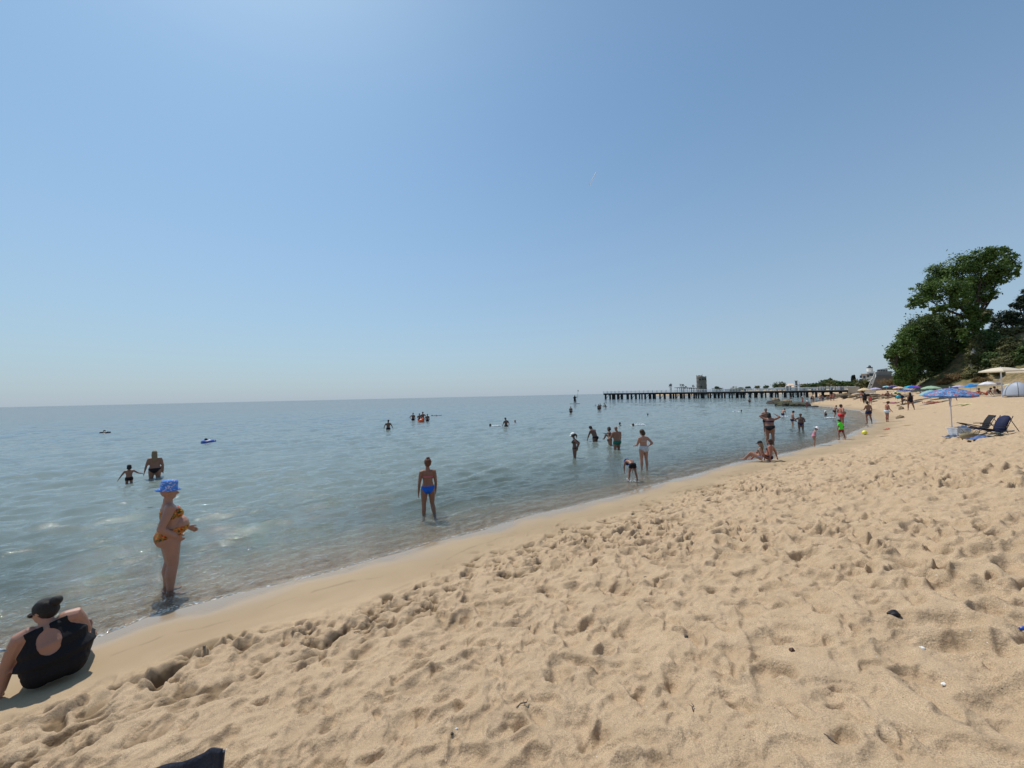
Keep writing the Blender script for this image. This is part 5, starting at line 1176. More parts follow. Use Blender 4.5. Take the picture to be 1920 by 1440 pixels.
def leaves(blobs, n, size, seed, shell=.55, clump=.22, per=40, squash=.75):
    """blobs: (centre xyz, radius xyz). leaves gather in clumps spread through each blob, mostly near its skin"""
    g = np.random.default_rng(seed); vol = np.array([b[1][0]*b[1][2] for b in blobs]); cnt = np.maximum(1, (n/per*vol/vol.sum()).astype(int)); P_ = []; T_ = []; O_ = []
    for (c, r), k in zip(blobs, cnt):
        dvec = g.normal(size=(k,3)); dvec /= np.linalg.norm(dvec, axis=1)[:,None]
        rad = (1-shell*g.random(k)**1.6)*(1+.22*np.sin(3.1*dvec[:,0]+2.3*dvec[:,2]+seed)+.16*np.sin(7*dvec[:,2]-5*dvec[:,0]+2*seed)); cc = np.array(c)+dvec*rad[:,None]*np.array(r)
        tone = g.random(k)
        cr = clump*min(r)*(.6+.9*g.random(k))
        off = g.normal(size=(k,per,3))*cr[:,None,None]*np.array([1,1,squash])
        P_.append((cc[:,None,:]+off).reshape(-1,3)); T_.append(np.clip(np.repeat(tone, per)*.75+g.random(k*per)*.35, 0, 1)); O_.append(np.repeat(dvec, per, axis=0))
    P_ = np.concatenate(P_); T_ = np.concatenate(T_); O_ = np.concatenate(O_); m = len(P_)
    nr = O_*.7 + g.normal(size=(m,3))*.6 + np.array([0,0,.5]); nr /= np.linalg.norm(nr, axis=1)[:,None]
    a = np.cross(nr, g.normal(size=(m,3))); a /= np.linalg.norm(a, axis=1)[:,None]; b = np.cross(nr, a); s = size*(.6+.8*g.random(m))[:,None]
    V = np.stack([P_-a*s, P_-b*s*.45, P_+a*s, P_+b*s*.45], 1).reshape(-1,3)
    return V, np.arange(len(V)).reshape(-1,4), np.repeat(T_, 4)
def crown(name, blobs, n, size, m_, seed, parent, **k):
    V, Fq, T = leaves(blobs, n, size, seed, **k); off = np.array(parent.location); me = np_mesh(name, V-off, Fq); attr(me, 'tone', T)
    return link(name, me, m_, parent, False)
def tree_obj(nm, base, label, cat, blobs, n, size, m_, seed, limbs=(), group=None, trunk_r=.3, **k):
    o = empty(nm, base, label, cat, group); crown('crown', blobs, n, size, m_, seed, o, **k)
    tr = MB(); base = Vector(base); r_ = random.Random(seed)
    tops = limbs if limbs else [Vector(b[0]) for b in blobs]
    if limbs:
        fork = at_y(1826, 600, base.y)-base; tr.tube([Vector((0,0,-1)), fork*.5+Vector((.15,0,0)), fork], [trunk_r*1.2, trunk_r, trunk_r*.8], 10)
        for tp in tops:
            q_ = Vector(tp)-base; tr.tube([fork, fork.lerp(q_, .5)+Vector((0,0,-.3)), q_], [trunk_r*.62, trunk_r*.4, trunk_r*.1], 8)
        tops = []
    for j, tp in enumerate(tops):
        tp = Vector(tp)-base; f_ = min(.45, .3+.05*j); mid = Vector((tp.x*(.38 if tp.z > 0 else .25), tp.y*.3, tp.z*.5)) + Vector((r_.uniform(-.2,.2), r_.uniform(-.2,.2), 0))*trunk_r*3
        tr.tube([Vector((0,0,-.6)), Vector((0,0,.2)), mid, (mid+tp)/2+Vector((0,0,.1*tp.z)), tp], [trunk_r*1.25*(1 if j == 0 else .6), trunk_r*(1 if j == 0 else .6), trunk_r*.6, trunk_r*.3, trunk_r*.07], 8)
    tr.build('trunk', BARK, o, True); return o
def pb(px, py, rx, rz, D, ry=None):
    s = D/F; c = at_y(px, py, D); w_ = rx*s/math.hypot(1, c.x/c.y); return ((c.x, c.y, c.z), (w_, w_, rz*s*.95))
# big leaning tree
DT = 60; tb = at_y(1834, 690, DT)
big = [pb(1722,566,20,15,DT-1),pb(1740,545,30,20,DT),pb(1760,580,24,10,DT-1),pb(1765,515,32,24,DT+1),pb(1790,545,38,28,DT-2),pb(1790,572,22,11,DT),pb(1812,500,36,26,DT),pb(1830,540,36,28,DT+1),pb(1850,485,34,22,DT-1),
       pb(1868,515,34,26,DT),pb(1890,495,24,22,DT+1),pb(1903,510,13,10,DT),pb(1868,472,24,11,DT),pb(1896,474,13,6,DT),pb(1850,558,26,12,DT),pb(1820,585,22,22,DT-.5),pb(1826,612,20,20,DT-.6),pb(1806,628,16,14,DT-.5),pb(1834,640,18,20,DT-.8),pb(1846,600,14,14,DT-.4),pb(1815,655,14,16,DT-.6)]
limbs = [at_y(1815,560,DT), at_y(1768,540,DT), at_y(1735,560,DT), at_y(1850,510,DT), at_y(1885,500,DT), at_y(1845,475,DT), at_y(1865,552,DT), at_y(1795,510,DT+1)]
tree_obj('deciduous_tree', tb, 'tall broadleaf tree with a wide windswept crown leaning over the slope', 'tree', big, 42000, .17, G1, 3, limbs, trunk_r=.38, shell=.85, clump=.15, per=40)
# dark thicket below
thk = [('bush', [(1686,652,20,15),(1704,628,22,14),(1672,662,11,8),(1663,668,6,4),(1697,690,20,24),(1680,676,12,10)], G1, 16000, 'leftmost dense green bush of the thicket, overhanging the beach'),
       ('bush', [(1725,612,30,18),(1745,640,34,30),(1720,665,32,34),(1712,700,20,22)], G2, 20000, 'dark rounded bush under the left arm of the big tree'),
       ('bush', [(1770,605,32,17),(1795,620,24,18),(1785,655,32,30),(1765,690,34,26)], G2, 20000, 'dark bush mass directly below the leaning tree crown'),
       ('bush', [(1805,680,20,34),(1815,655,15,25)], G2, 10000, 'narrow dark bush beside the pale stone outcrop'),
       ('bush', [(1700,708,16,16),(1690,712,12,12)], G1, 7000, 'low bright green bush behind the rainbow parasol'),
       ('bush', [(1740,600,16,10),(1757,596,18,8)], G3, 4000, 'thin grey-green shrub poking above the thicket')]
for i, (nm, bl, m_, n, lb) in enumerate(thk):
    Dk = 61+i*1.2; blobs = [pb(x, y, a, b, Dk + (j % 3)*.8-.8) for j, (x, y, a, b) in enumerate(bl)]; c = pb(bl[-1][0], bl[-1][1]+bl[-1][3]*.8, 1, 1, Dk)[0]
    tree_obj(nm, c, lb, 'bush', blobs, n, .17, m_, 30+i, group='bushes on the slope', trunk_r=.18, shell=.6, clump=.20, per=34)
sl_ = [(1845,650,26,16,66,G3,'olive bush on the slope right of the stone outcrop'),(1835,668,22,16,63,G3,'yellowish bush directly above the stone outcrop'),(1870,640,24,14,70,G2,'dark green bush high on the slope'),
       (1895,648,22,18,66,G3,'brown-green bush near the top right of the slope'),(1862,672,24,16,62,G2,'shadowy bush in the middle of the slope'),(1890,676,26,14,60,G3,'wide olive bush above the cream parasols'),
       (1838,696,26,9,57,G3,'low grassy bush behind the left cream parasol'),(1916,668,16,16,62,G2,'dark bush at the right edge of the slope'),(1875,694,22,7,56,G3,'low scrub beside the cream parasols'),
       (1822,632,14,8,66,G1,'light green bush at the foot of the big trunk'),(1850,626,22,8,74,G2,'bush on the skyline between the trunk and the pines'),(1900,620,24,8,74,G3,'low grassy crest under the pines')]
def hill_D(x, y):
    g_ = ground(x, y); return min(g_.y, 110)
for i, (x, y, a, b, Dk, m_, lb) in enumerate(sl_):
    Dk = hill_D(x, y+b*.6); blobs = [pb(x, y, a, b, Dk), pb(x-a*.4, y+b*.5, a*.6, b*.7, Dk-.6), pb(x+a*.45, y+b*.4, a*.6, b*.7, Dk+.3)]; c = pb(x, y+b*.6, 1, 1, Dk)[0]
    tree_obj('bush', c, lb, 'bush', blobs, 6500, .14, m_, 50+i, group='bushes on the slope', trunk_r=.12, shell=.7, clump=.22, per=30)
dry_ = [(1795,706,26,8,54,'reddish dry shrub patch at the foot of the slope'),(1770,714,20,6,53,'dry brown grass clump behind the green windbreak'),(1822,706,20,6,52,'golden dry shrub left of the cream parasols'),(1668,716,22,6,80,'dry scrub below the grey retaining wall'),(1845,712,20,5,52,'straw-coloured grass tuft behind the white parasol')]
for i, (x, y, a, b, Dk, lb) in enumerate(dry_):
    Dk = min(hill_D(x, y+b*.5), 100); tree_obj('bush', pb(x, y+b, 1, 1, Dk)[0], lb, 'bush', [pb(x, y, a, b, Dk), pb(x+a*.4, y+b*.3, a*.6, b*.6, Dk-.6)], 4500, .10, G4 if i != 2 else G3, 80+i, group='dry shrubs at the slope foot', trunk_r=.06, shell=.8, clump=.25, per=30)
# pines at right edge
pn = [([(1893,590,22,8),(1875,600,20,8),(1905,603,20,9),(1868,612,14,6),(1885,618,16,5)], (1902,640), 'spreading pine with a layered crown at the right edge'),
      ([(1917,562,10,9),(1905,571,16,4),(1925,572,20,10),(1935,550,16,12)], (1925,630), 'dark conifer cut off by the right edge above the spreading pine'),
      ([(1848,590,14,4),(1838,598,16,5),(1850,583,10,3)], (1832,625), 'wispy pale tree behind the big trunk')]
for i, (bl, bs, lb) in enumerate(pn):
    Dk = 72 if i != 2 else 76; tree_obj('pine_tree', pb(bs[0], bs[1], 1, 1, Dk)[0], lb, 'tree', [pb(x, y, a, b, Dk+(j % 2)) for j, (x, y, a, b) in enumerate(bl)], 9000, .17, G5 if i < 2 else G3, 90+i, trunk_r=.28, shell=.8, clump=.22, per=28)
# pale outcrop
c = ground(1812, 690); s = c.y/F
rock(0, 0, 13*s, 10*s, 30*s, rock_mat('pale_rock', (.34,.31,.26), (.50,.47,.40)), 'pale upright rock outcrop between the thicket and the olive bushes', 70, 0, tilt=.05, loc=(c.x, c.y-1, c.z+8*s))
# far trees
fr_t = [(1376,731,8,5.5,300,'big round bush behind the pier piles'),(1388,729,8,3,295,'dark low tree right of the round bush'),(1403,727,5,2.5,290,'small dark treetop left of the far beach parasols'),(1420,726,4,2.5,285,'tiny round tree over the straw parasols'),
        (1436,726,4,3,280,'small rounded tree left of the grove'),(1456,723,8,5,260,'left tree of the grove behind the pier'),(1467,722,6,5,255,'right tree of the grove behind the pier'),(1344,727,4,2.5,300,'small tree beside the far pavilion'),(1350,729,3,2,300,'low shrub between the two pavilions'),
        (1508,723,8,3,200,'dark tree in front of the long cream house'),(1524,722,14,4,190,'wide dark tree right of the cream house'),(1545,719,14,5,180,'broad tree on the wooded bank behind the pier end'),(1560,719,12,5,170,'rounded tree on the wooded bank, middle'),(1578,719,14,5,160,'green tree left of the two cypresses'),
        (1594,719,12,4,150,'low tree at the foot of the cypresses'),(1617,718,14,7,112,'dark tree in front of the lookout house'),(1556,713,3,4,200,'small spire-shaped tree on the skyline'),(1548,715,6,2.5,200,'flat treetop on the skyline left of the spire tree')]
for i, (x, y, a, b, Dk, lb) in enumerate(fr_t):
    c = far_pt(x, Dk); tree_obj('tree', (c.x, Dk, min(c.z, at_y(x, y+b, Dk).z-.3)), lb, 'tree', [pb(x, y, a, b, Dk), pb(x-a*.4, y+b*.3, a*.6, b*.7, Dk-1), pb(x+a*.4, y+b*.3, a*.6, b*.7, Dk+1)], 1500, .35, G2 if i % 3 else G3, 120+i, group='trees along the far shore', trunk_r=.25, shell=.6, clump=.25, per=20)
for i, (x, h_) in enumerate([(1598, 705),(1601.5, 703.5)]):
    Dk = 165; bl = [pb(x, h_+q_, 1.6-.9*(q_ < 3), 3, Dk) for q_ in (1.5,4,7,10,12)]
    tree_obj('cypress_tree', pb(x, 719, 1, 1, Dk)[0], ['left one of two slim dark cypresses','right, slightly taller one of two slim cypresses'][i], 'tree', bl, 2500, .28, G5, 150+i, trunk_r=.15, clump=.3, per=20, group='cypresses')
for i, (x, y, dx) in enumerate([(1256.5,723,0),(1258.5,721.5,1),(1277,722,2),(1281,722.5,0),(1300,723.5,1),(1286,726,2)]):
    Dk = 335; s = Dk/F; c = far_pt(x, Dk, 1.5); tpz = at_y(x, y, Dk); o = empty('palm_tree', (c.x, Dk, 1.5), ['leftmost palm of the pair standing apart','right palm of the pair standing apart','left palm above the timber shelter','right palm above the timber shelter','palm next to the stone tower','short palm right of the timber shelter'][i], 'tree', 'palms by the tower')
    m_ = MB(); m_.tube([(0,0,0),(.2,0,(tpz.z-1.5)*.5),(0,0,tpz.z-1.5)], [.35,.28,.25], 7); m_.build('trunk', BARK, o)
    m_ = MB(); rr = random.Random(i)
    for k in range(26):
        a = rr.uniform(0,6.28); e = rr.uniform(-.5,1.1); L_ = rr.uniform(1.6,2.3); d1 = Vector((math.cos(a)*math.cos(e), math.sin(a)*math.cos(e), math.sin(e))); b0 = Vector((0,0,tpz.z-1.5)); sdv = d1.cross(Vector((0,0,1))).normalized()*.22
        p1_, p2_ = b0+d1*L_*.5, b0+d1*L_+Vector((0,0,-.5*L_*math.cos(e))); m_.add([b0, p1_+sdv, p2_, p1_-sdv], [(0,1,2,3)])
    m_.build('fronds', G5, o)

# ------------------------------------------------------------------ parasols
def umat(name, c): return mat(name, c, rough=.8, var=.05, trans=.3)
def parasol(px, py, ptop, wpx, cols, label, sag=.30, panels=8, group='beach parasols', tilt=(0,0), D=None, pat=None, nm='beach_umbrella', square=False, hgt=None, cat='parasol'):
    b = ground(px, py) if D is None else far_pt(px, D); s = b.y/F; tz = at_y(px, ptop, b.y).z; h_ = tz-b.z; r_ = wpx*s/2/math.hypot(1, b.x/b.y)
    o = empty(nm, b, label, cat, group)
    m_ = MB(); n = panels*4 if not square else 4; rows = 6; mats = [cloth_mat(c) if isinstance(c, str) else umat('par_%.2f_%.2f_%.2f' % c, c) for c in cols]
    th = [2*math.pi*(i/n) + (math.pi/4 if square else .3) for i in range(n)]
    vs = [Vector((0,0,0))]
    for j in range(1, rows+1):
        f_ = j/rows
        for i in range(n):
            ph = (i % 4)/4 if not square else 0; sc_ = 1 - (.05*math.sin(math.pi*ph)*f_ if not square else 0); k = r_*f_*sc_*(1.3 if square else 1)
            z_ = -sag*2*r_*(f_**1.7)*(1 - 0*ph) - (.03*r_*math.sin(math.pi*ph)*f_)
            vs.append(Vector((math.cos(th[i])*k, math.sin(th[i])*k, z_)))
    # valance
    for i in range(n): v = vs[1+(rows-1)*n+i]; vs.append(v + Vector((0,0,-.10*min(1, r_))) )
    T = Matrix.Rotation(tilt[0], 3, 'X') @ Matrix.Rotation(tilt[1], 3, 'Y')
    vs = [T @ v + Vector((0,0,h_)) for v in vs]
    for i in range(n):
        m_.cur = (i//4) % len(mats) if not square else 0; m_.add([], [])
        base = 0
    m_.v = [tuple(v) for v in vs]; m_.f = []; m_.mi = []
    for i in range(n):
        ci = (i//4) % len(mats) if not square else 0
        m_.f.append((0, 1+i, 1+(i+1) % n)); m_.mi.append(ci)
        for j in range(rows): m_.f.append((1+j*n+i, 1+(j+1)*n+i, 1+(j+1)*n+(i+1) % n, 1+j*n+(i+1) % n)); m_.mi.append(ci if j < rows-1 or len(mats) == 1 else ci)
    co_ = m_.build('canopy', mats, o, False)
    pm = mat('white_pole', (.62,.62,.65), rough=.35, metal=.0)
    p_ = MB(); p_.tube([(0,0,-.3),(0,0,h_-.02)], .018 if not square else .05, 8); p_.tube([T @ Vector((0,0,0))+Vector((0,0,h_-.02)), T @ Vector((0,0,.07))+Vector((0,0,h_))], .022, 8); p_.build('pole', pm, o)
    for i in range(0, n, 4 if not square else 1):
        rb = MB(); pts = [vs[0]+Vector((0,0,-.012))] + [Vector(vs[1+j*n+i])+Vector((0,0,-.014)) for j in (1,3,5)]; rb.tube(pts, .006 if not square else .02, 4); rb.build('rib', mat('rib_metal', (.35,.35,.38), rough=.4), o)
        if b.y > 30 and not square: break
    return o, b, h_
pattern_mat('parasol_floral', [(.42,.12,.14),(.36,.34,.46),(.03,.08,.26),(.15,.30,.56),(.09,.20,.46),(.17,.33,.58),(.33,.47,.66),(.40,.16,.20)], 5.5, 'blotch', stretch=(1,1,1.6), trans=.3)
pattern_mat('parasol_navy_dash', [(.02,.03,.16),(.02,.03,.16),(.55,.6,.75),(.02,.03,.16)], 7, 'wave', stretch=(1,2,1), trans=.2)
pattern_mat('parasol_green_stripe', [(.30,.48,.36),(.58,.66,.44),(.16,.32,.22),(.44,.60,.44)], 2.2, 'wave', trans=.3)
pattern_mat('parasol_aqua', [(.30,.52,.56),(.48,.62,.60),(.20,.42,.46)], 3, 'wave', trans=.3)
pattern_mat('parasol_purple', [(.55,.52,.70),(.24,.18,.50),(.60,.60,.72)], 3, 'wave', trans=.3)
pu, pub, puh = parasol(1786, 820, 727.5, 112, ['parasol_floral'], 'large blue beach parasol with coral and violet flowers on a thin white pole', sag=.155, tilt=(R(3), R(-2)))
parasol(1711, 752, 722.5, 37, [(.55,.07,.40),(.62,.08,.20),(.04,.50,.42),(.03,.42,.62),(.02,.12,.55),(.22,.08,.50)], 'rainbow coloured parasol with a cyan and magenta canopy', sag=.16)
parasol(1698, 757, 730, 34, ['parasol_navy_dash'], 'navy parasol with rows of white dashes', sag=.10)
parasol(1747, 750, 723.5, 42, ['parasol_green_stripe'], 'parasol striped in light and dark green', sag=.15)
parasol(1745, 757, 731.5, 48, ['parasol_aqua'], 'aqua parasol with pale stripes half hidden by the big one', sag=.20, tilt=(0, R(-8)))
parasol(1686, 745, 724.8, 24, [(.80,.50,.32),(.85,.62,.40)], 'small orange and cream parasol', sag=.16)
parasol(1676, 742, 722.3, 20, [(.10,.09,.30),(.16,.13,.35)], 'dark purple parasol behind the orange one', sag=.14)
parasol(1663, 740, 723.4, 16, [(.55,.75,.82),(.15,.50,.60),(.75,.82,.85)], 'small pale blue and white parasol', sag=.16)
parasol(1642, 742, 726.5, 24, ['parasol_purple'], 'purple and white striped parasol in front of the retaining wall', sag=.18)
parasol(1621, 744, 727.5, 26, [(.70,.55,.33),(.76,.62,.42)], 'beige parasol standing on the shore rocks', sag=.20)
parasol(1683, 754, 733, 18, [(.50,.55,.25),(.60,.65,.40)], 'pale lime parasol tilted beside the navy one', sag=.30)
parasol(1853, 743, 715.5, 37, [(.78,.78,.82)], 'plain white parasol over two sunburnt people', sag=.20)
parasol(1871, 738, 717, 26, [(.13,.15,.22),(.16,.18,.26)], 'dark grey parasol just behind the white one', sag=.20)
parasol(1820, 742, 720, 26, [(.01,.22,.60),(.02,.26,.64)], 'bright blue parasol rising behind the floral one', sag=.25, tilt=(0, R(-10)))
parasol(1832, 740, 719.5, 24, [(.16,.33,.48),(.28,.45,.55)], 'grey-blue striped parasol left of the white one', sag=.12)
parasol(1798, 742, 722, 28, ['parasol_purple'], 'lavender parasol peeking over the large floral one', sag=.16)
parasol(1893, 741, 719.3, 24, [(.75,.60,.10),(.55,.60,.55)], 'yellow and grey parasol beside the grey tent', sag=.18)
parasol(1879, 722, 688.5, 68, [(.74,.66,.52)], 'large square cream market parasol on the terrace', sag=.165, square=True, group='cream market parasols', D=37, nm='market_umbrella')
parasol(1934, 722, 689, 74, [(.74,.66,.52)], 'square cream market parasol cut off by the right edge', sag=.165, square=True, group='cream market parasols', D=37.5, nm='market_umbrella')
# windbreak, tent, terrace planks
def panel(pix, D, th, m_, name, label, cat, part):
    o, ref = quadwall(name, pix, D, th, m_, label, cat, part); return o
panel([(1738,736),(1738,723),(1797,722),(1797,736)], 48, .05, mat('green_mesh', (.13,.17,.10), rough=.9, trans=.2), 'windbreak', 'faded green fabric windbreak stretched behind the parasols', 'windbreak', 'fabric')
c = ground(1922, 743); s = c.y/F; o = empty('beach_tent', c, 'light grey dome beach tent at the right edge', 'tent')
m_ = MB(); m_.ell((0,.5,0), (13*s, 1.0, 27*s), None, 24, 10, zmin=0); m_.build('shell', mat('grey_nylon', (.34,.37,.43), rough=.5, var=.05), o, True)
m_ = MB()
for a in (-.5, .5): m_.tube([(13.2*s*math.cos(t)*math.cos(a), .5+1.02*math.cos(t)*math.sin(a)-.0, 27.2*s*math.sin(t)) for t in np.linspace(0, math.pi, 12)], .012, 5)
m_.build('pole', DK, o)
c = far_pt(1892, 42); o = empty('plank_terrace', (c.x, 42, c.z-.3), 'weathered plank terrace steps under the cream parasols', 'terrace'); zb = c.z-.3
PLK = mat('grey_planks', (.38,.34,.28), rough=.85, var=.2, scale=2)
for k in range(4): m_ = MB(); m_.box((.6, -k*.35, .75-k*.2), (5.0, .34, .06)); m_.build('step', PLK, o)
for x_ in (-1.6, 0, 1.6, 2.8): m_ = MB(); m_.box((x_, -.2, .35), (.1,1.0,.6)); m_.build('support', PLK, o)

# ------------------------------------------------------------------ loungers by the big parasol
def lounger(px, py, rz, fabric, label, padded=False, lift=0.0, sc_=1.0, hang=None):
    b = ground(px, py); o = empty('beach_chair', b, label, 'beach chair', 'folding chairs beside the floral parasol', rz); o.scale = (sc_,)*3
    fr_m = mat('chair_metal', (.03,.035,.05), rough=.4, metal=.3); W = .27
    # local: faces +y, seat from y=-.1..+.4 at z~.3, back leans to -y
    A = Vector((0,-.12,.28)); Bk = Vector((0,-.46,1.0)); Fr = Vector((0,.42,.34)); Ft = Vector((0,.95,.42+lift))
    def slab(p, q, th, nm, m2, wtop=1.0, curve=.03, seg=8):
        mb = MB(); vs = []; d_ = (q-p); nrm_ = Vector((0,-d_.z,d_.y)).normalized()
        for i in range(seg+1):
            f_ = i/seg; c_ = p+d_*f_ - nrm_*curve*math.sin(math.pi*f_) ; w_ = W*(1+(wtop-1)*f_)
            if padded and nm == 'backrest' and f_ > .7: w_ *= math.sqrt(max(.05, 1-((f_-.7)/.32)**2))
            th2 = th*(1+.25*math.sin(i*2.2)) if padded else th
            vs += [c_+Vector((-w_,0,0))+nrm_*th2, c_+Vector((w_,0,0))+nrm_*th2, c_+Vector((w_,0,0))-nrm_*th2, c_+Vector((-w_,0,0))-nrm_*th2]
        fs = []
        for i in range(seg):
            for j in range(4): fs.append((i*4+j, i*4+(j+1) % 4, (i+1)*4+(j+1) % 4, (i+1)*4+j))
        fs += [(3,2,1,0), tuple(seg*4+j for j in range(4))]
        mb.add(vs, fs); return mb.build(nm, m2, o, padded)
    th = .035 if padded else .012
    slab(A, Bk, th, 'backrest', fabric, curve=.05); slab(A+Vector((0,.01,0)), Fr, th, 'seat', fabric, curve=.06); slab(Fr+Vector((0,.02,0)), Ft, th, 'footrest', fabric)
    for sx in (-1, 1):
        x = sx*(W+.02)
        for nm, pts in (('leg', [(x,.36,.30),(x,-.42,.0)]), ('leg', [(x,-.15,.30),(x,.42,.0)]), ('armrest', [(x,-.26,.52),(x,.22,.50)]), ('back_rail', [(x,-.12,.26),(x,-.46,1.0)]), ('side_rail', [(x,-.14,.28),(x,.95,.42+lift)]), ('strut', [(x,-.36,.80),(x,-.78,.02)])):
            mb = MB(); mb.tube([Vector(q_) for q_ in pts], .015 if nm != 'armrest' else .024, 6); mb.build(nm, fr_m, o)
    for y_, z_ in ((-.42,.0),(.42,.0),(-.78,.02)): mb = MB(); mb.tube([(-W-.02,y_,z_+.01),(W+.02,y_,z_+.01)], .015, 6); mb.build('crossbar', fr_m, o)
    return o, b
lounger(1842, 810, R(66), mat('black_mesh', (.012,.011,.013), rough=.8), 'black mesh reclining chair with its footrest raised', lift=.12, sc_=.76)
lounger(1869, 817, R(80), mat('navy_pad', (.009,.013,.048), rough=.75, bump=.4, bscale=14), 'padded navy reclining chair with a rounded back', padded=True, sc_=.76)
# cool box basket with towels, bag, mat
c = ground(1799, 819.5); o = empty('laundry_basket', (c.x, c.y, c.z), 'white plastic basket with slatted sides and a towel over its rim', 'basket')
WP = mat('white_weave', (.80,.82,.85), rough=.55, var=.1, scale=60)
m_ = MB(); w0, w1, hb = .25, .31, .40
for k in range(15):
    f_ = k/14; y0 = -.16+.32*f_
for side in range(4):
    for k in range(12):
        u = -1+2*(k+.5)/12
        if side < 2: a_ = Vector((u*w0, (-.15 if side == 0 else .15), .02)); b_ = Vector((u*w1, (-.20 if side == 0 else .20), hb))
        else: a_ = Vector(((-w0 if side == 2 else w0), u*.15, .02)); b_ = Vector(((-w1 if side == 2 else w1), u*.20, hb))
        m_.tube([a_, b_], .014, 5)
m_.build('slats', WP, o)
m_ = MB(); 
for w_, d_, z_ in ((w1+.01,.21,hb),(w0+.03,.17,hb*.5),(w0,.15,.03)): m_.tube([(-w_,-d_,z_),(w_,-d_,z_),(w_,d_,z_),(-w_,d_,z_),(-w_,-d_,z_)], .014, 6)
m_.build('rim', mat('white_plastic2', (.75,.76,.78), rough=.4), o)
m_ = MB(); m_.box((0,0,.015), (w0*2,.3,.02)); m_.build('bottom', WP, o)
def cloth_blob(name, c, size, m_, label, cat, seed, rz=0, tw=1.0):
    nx2, ny2 = 36, 36; r_ = random.Random(seed); ph = [r_.uniform(0,6) for _ in range(8)]; g = np.linspace(-1, 1, nx2); U, Vv = np.meshgrid(g, g, indexing='ij')
    h_ = np.exp(-((U/.75)**4+(Vv/.75)**4))*(.55+.25*np.sin(3.1*U+ph[0])*np.cos(2.7*Vv+ph[1])) + .13*np.sin(7*U+4*Vv+ph[2]) + .09*np.sin(11*Vv-5*U+ph[3]) + .05*np.sin(19*U+ph[4])*np.sin(15*Vv+ph[5])
    Xx = U*size[0]/2*(1+.12*np.sin(3*Vv+ph[6])); Yy = Vv*size[1]/2*(1+.12*np.sin(2.5*U+ph[7])); Zz = np.maximum(.006, h_*size[2]*1.5)
    i = np.arange(nx2-1)[:,None]*ny2+np.arange(ny2-1)[None,:]; Fq = np.stack([i, i+ny2, i+ny2+1, i+1], -1).reshape(-1,4)
    me = np_mesh(name, np.stack([Xx,Yy,Zz], -1).reshape(-1,3), Fq); o = link(name, me, m_); o.location = c; o.rotation_euler = (0,0,rz)
    sm = o.modifiers.new('t', 'SOLIDIFY'); sm.thickness = .008; return tag(o, label, cat)
cc = Vector(c); cloth_blob('towel', (cc.x+.18, cc.y+.02, cc.z+.33), (.5,.5,.12), mat('grey_towel', (.40,.43,.52), rough=.95, bump=.5, bscale=80), 'pale grey towel draped over the white basket', 'towel', 4, .4)
c2 = ground(1801, 819.5); cloth_blob('cloth', (c2.x-.1, c2.y, c2.z), (1.0,.5,.12), mat('slate_cloth', (.10,.12,.17), rough=.9), 'slate blue cloth lying between the parasol pole and the basket', 'cloth', 5, .2)
c3 = ground(1817, 822.5); o = empty('straw_bag', c3, 'tan straw beach bag with an open top lying beside the chairs', 'bag', rz=.25)
SB = mat('straw_weave', (.30,.25,.16), rough=.95, var=.25, scale=40, bump=.6, bscale=120)
m_ = MB(); vs = []; n = 20
for j, (k, z_) in enumerate(((.85,0),(1,.10),(1.05,.20),(1.0,.30),(.93,.30),(.9,.10),(.8,.03))):
    for i in range(n): a = 2*math.pi*i/n; vs.append((.36*k*math.cos(a), .22*k*math.sin(a), z_*.75+.02*math.sin(2*a)*(j in (3,4))))
fs = [(j*n+i, j*n+(i+1) % n, (j+1)*n+(i+1) % n, (j+1)*n+i) for j in range(6) for i in range(n)] + [tuple(range(n-1,-1,-1)), tuple(6*n+i for i in range(n))]
m_.add(vs, fs); m_.build('body', SB, o, True)
for sy in (-1, 1): m_ = MB(); m_.tube([(-.16,sy*.2,.22),(-.13,sy*.26,.34),(0,sy*.30,.39),(.13,sy*.26,.34),(.16,sy*.2,.22)], .012, 6); m_.build('handle', SB, o, True)
c4 = ground(1841, 823.5); cloth_blob('towel', (c4.x, c4.y, c4.z), (.8,.5,.10), mat('blue_towel', (.10,.15,.30), rough=.95, bump=.5, bscale=80), 'blue patterned towel trailing on the sand below the navy chair', 'towel', 8, .1)
# balls
def ball(px, py, r_, cols, label, up_=0.0, at=None):
    c = Vector(at) if at is not None else ground(px, py); o = empty('ball', (c.x, c.y, c.z+r_+up_), label, 'ball')
    mb = MB(); mb.ell((0,0,0), (r_,r_,r_), None, 24, 16); mb.v = [tuple(Vector(v)) for v in mb.v]
    mb2 = MB(); nu = 24; nv = 14
    vs = [(r_*math.cos(-math.pi/2+math.pi*j/nv)*math.cos(2*math.pi*i/nu), r_*math.cos(-math.pi/2+math.pi*j/nv)*math.sin(2*math.pi*i/nu), r_*math.sin(-math.pi/2+math.pi*j/nv)) for j in range(nv+1) for i in range(nu)]
    mb2.v = vs; mb2.f = [(j*nu+i, j*nu+(i+1) % nu, (j+1)*nu+(i+1) % nu, (j+1)*nu+i) for j in range(nv) for i in range(nu)]; mb2.mi = [((i//4) % len(cols)) for j in range(nv) for i in range(nu)]
    mb2.build('panels', [mat('ball_%.2f_%.2f_%.2f' % q_, q_, rough=.35, spec=.5, var=.02) for q_ in cols], o, True)
    m3 = MB(); m3.tube([(0,0,r_*.98),(0,0,r_*1.03)], r_*.1, 8); m3.build('valve', wht, o); return o
ball(1621.5, 815, .135, [(.85,.72,.02),(.80,.78,.10)], 'yellow ball lying at the edge of the wet sand')
o_, B_, pp = PEOPLE['ballkid']; hh_ = o_.matrix_basis @ Vector(B_['hands']['aL'])
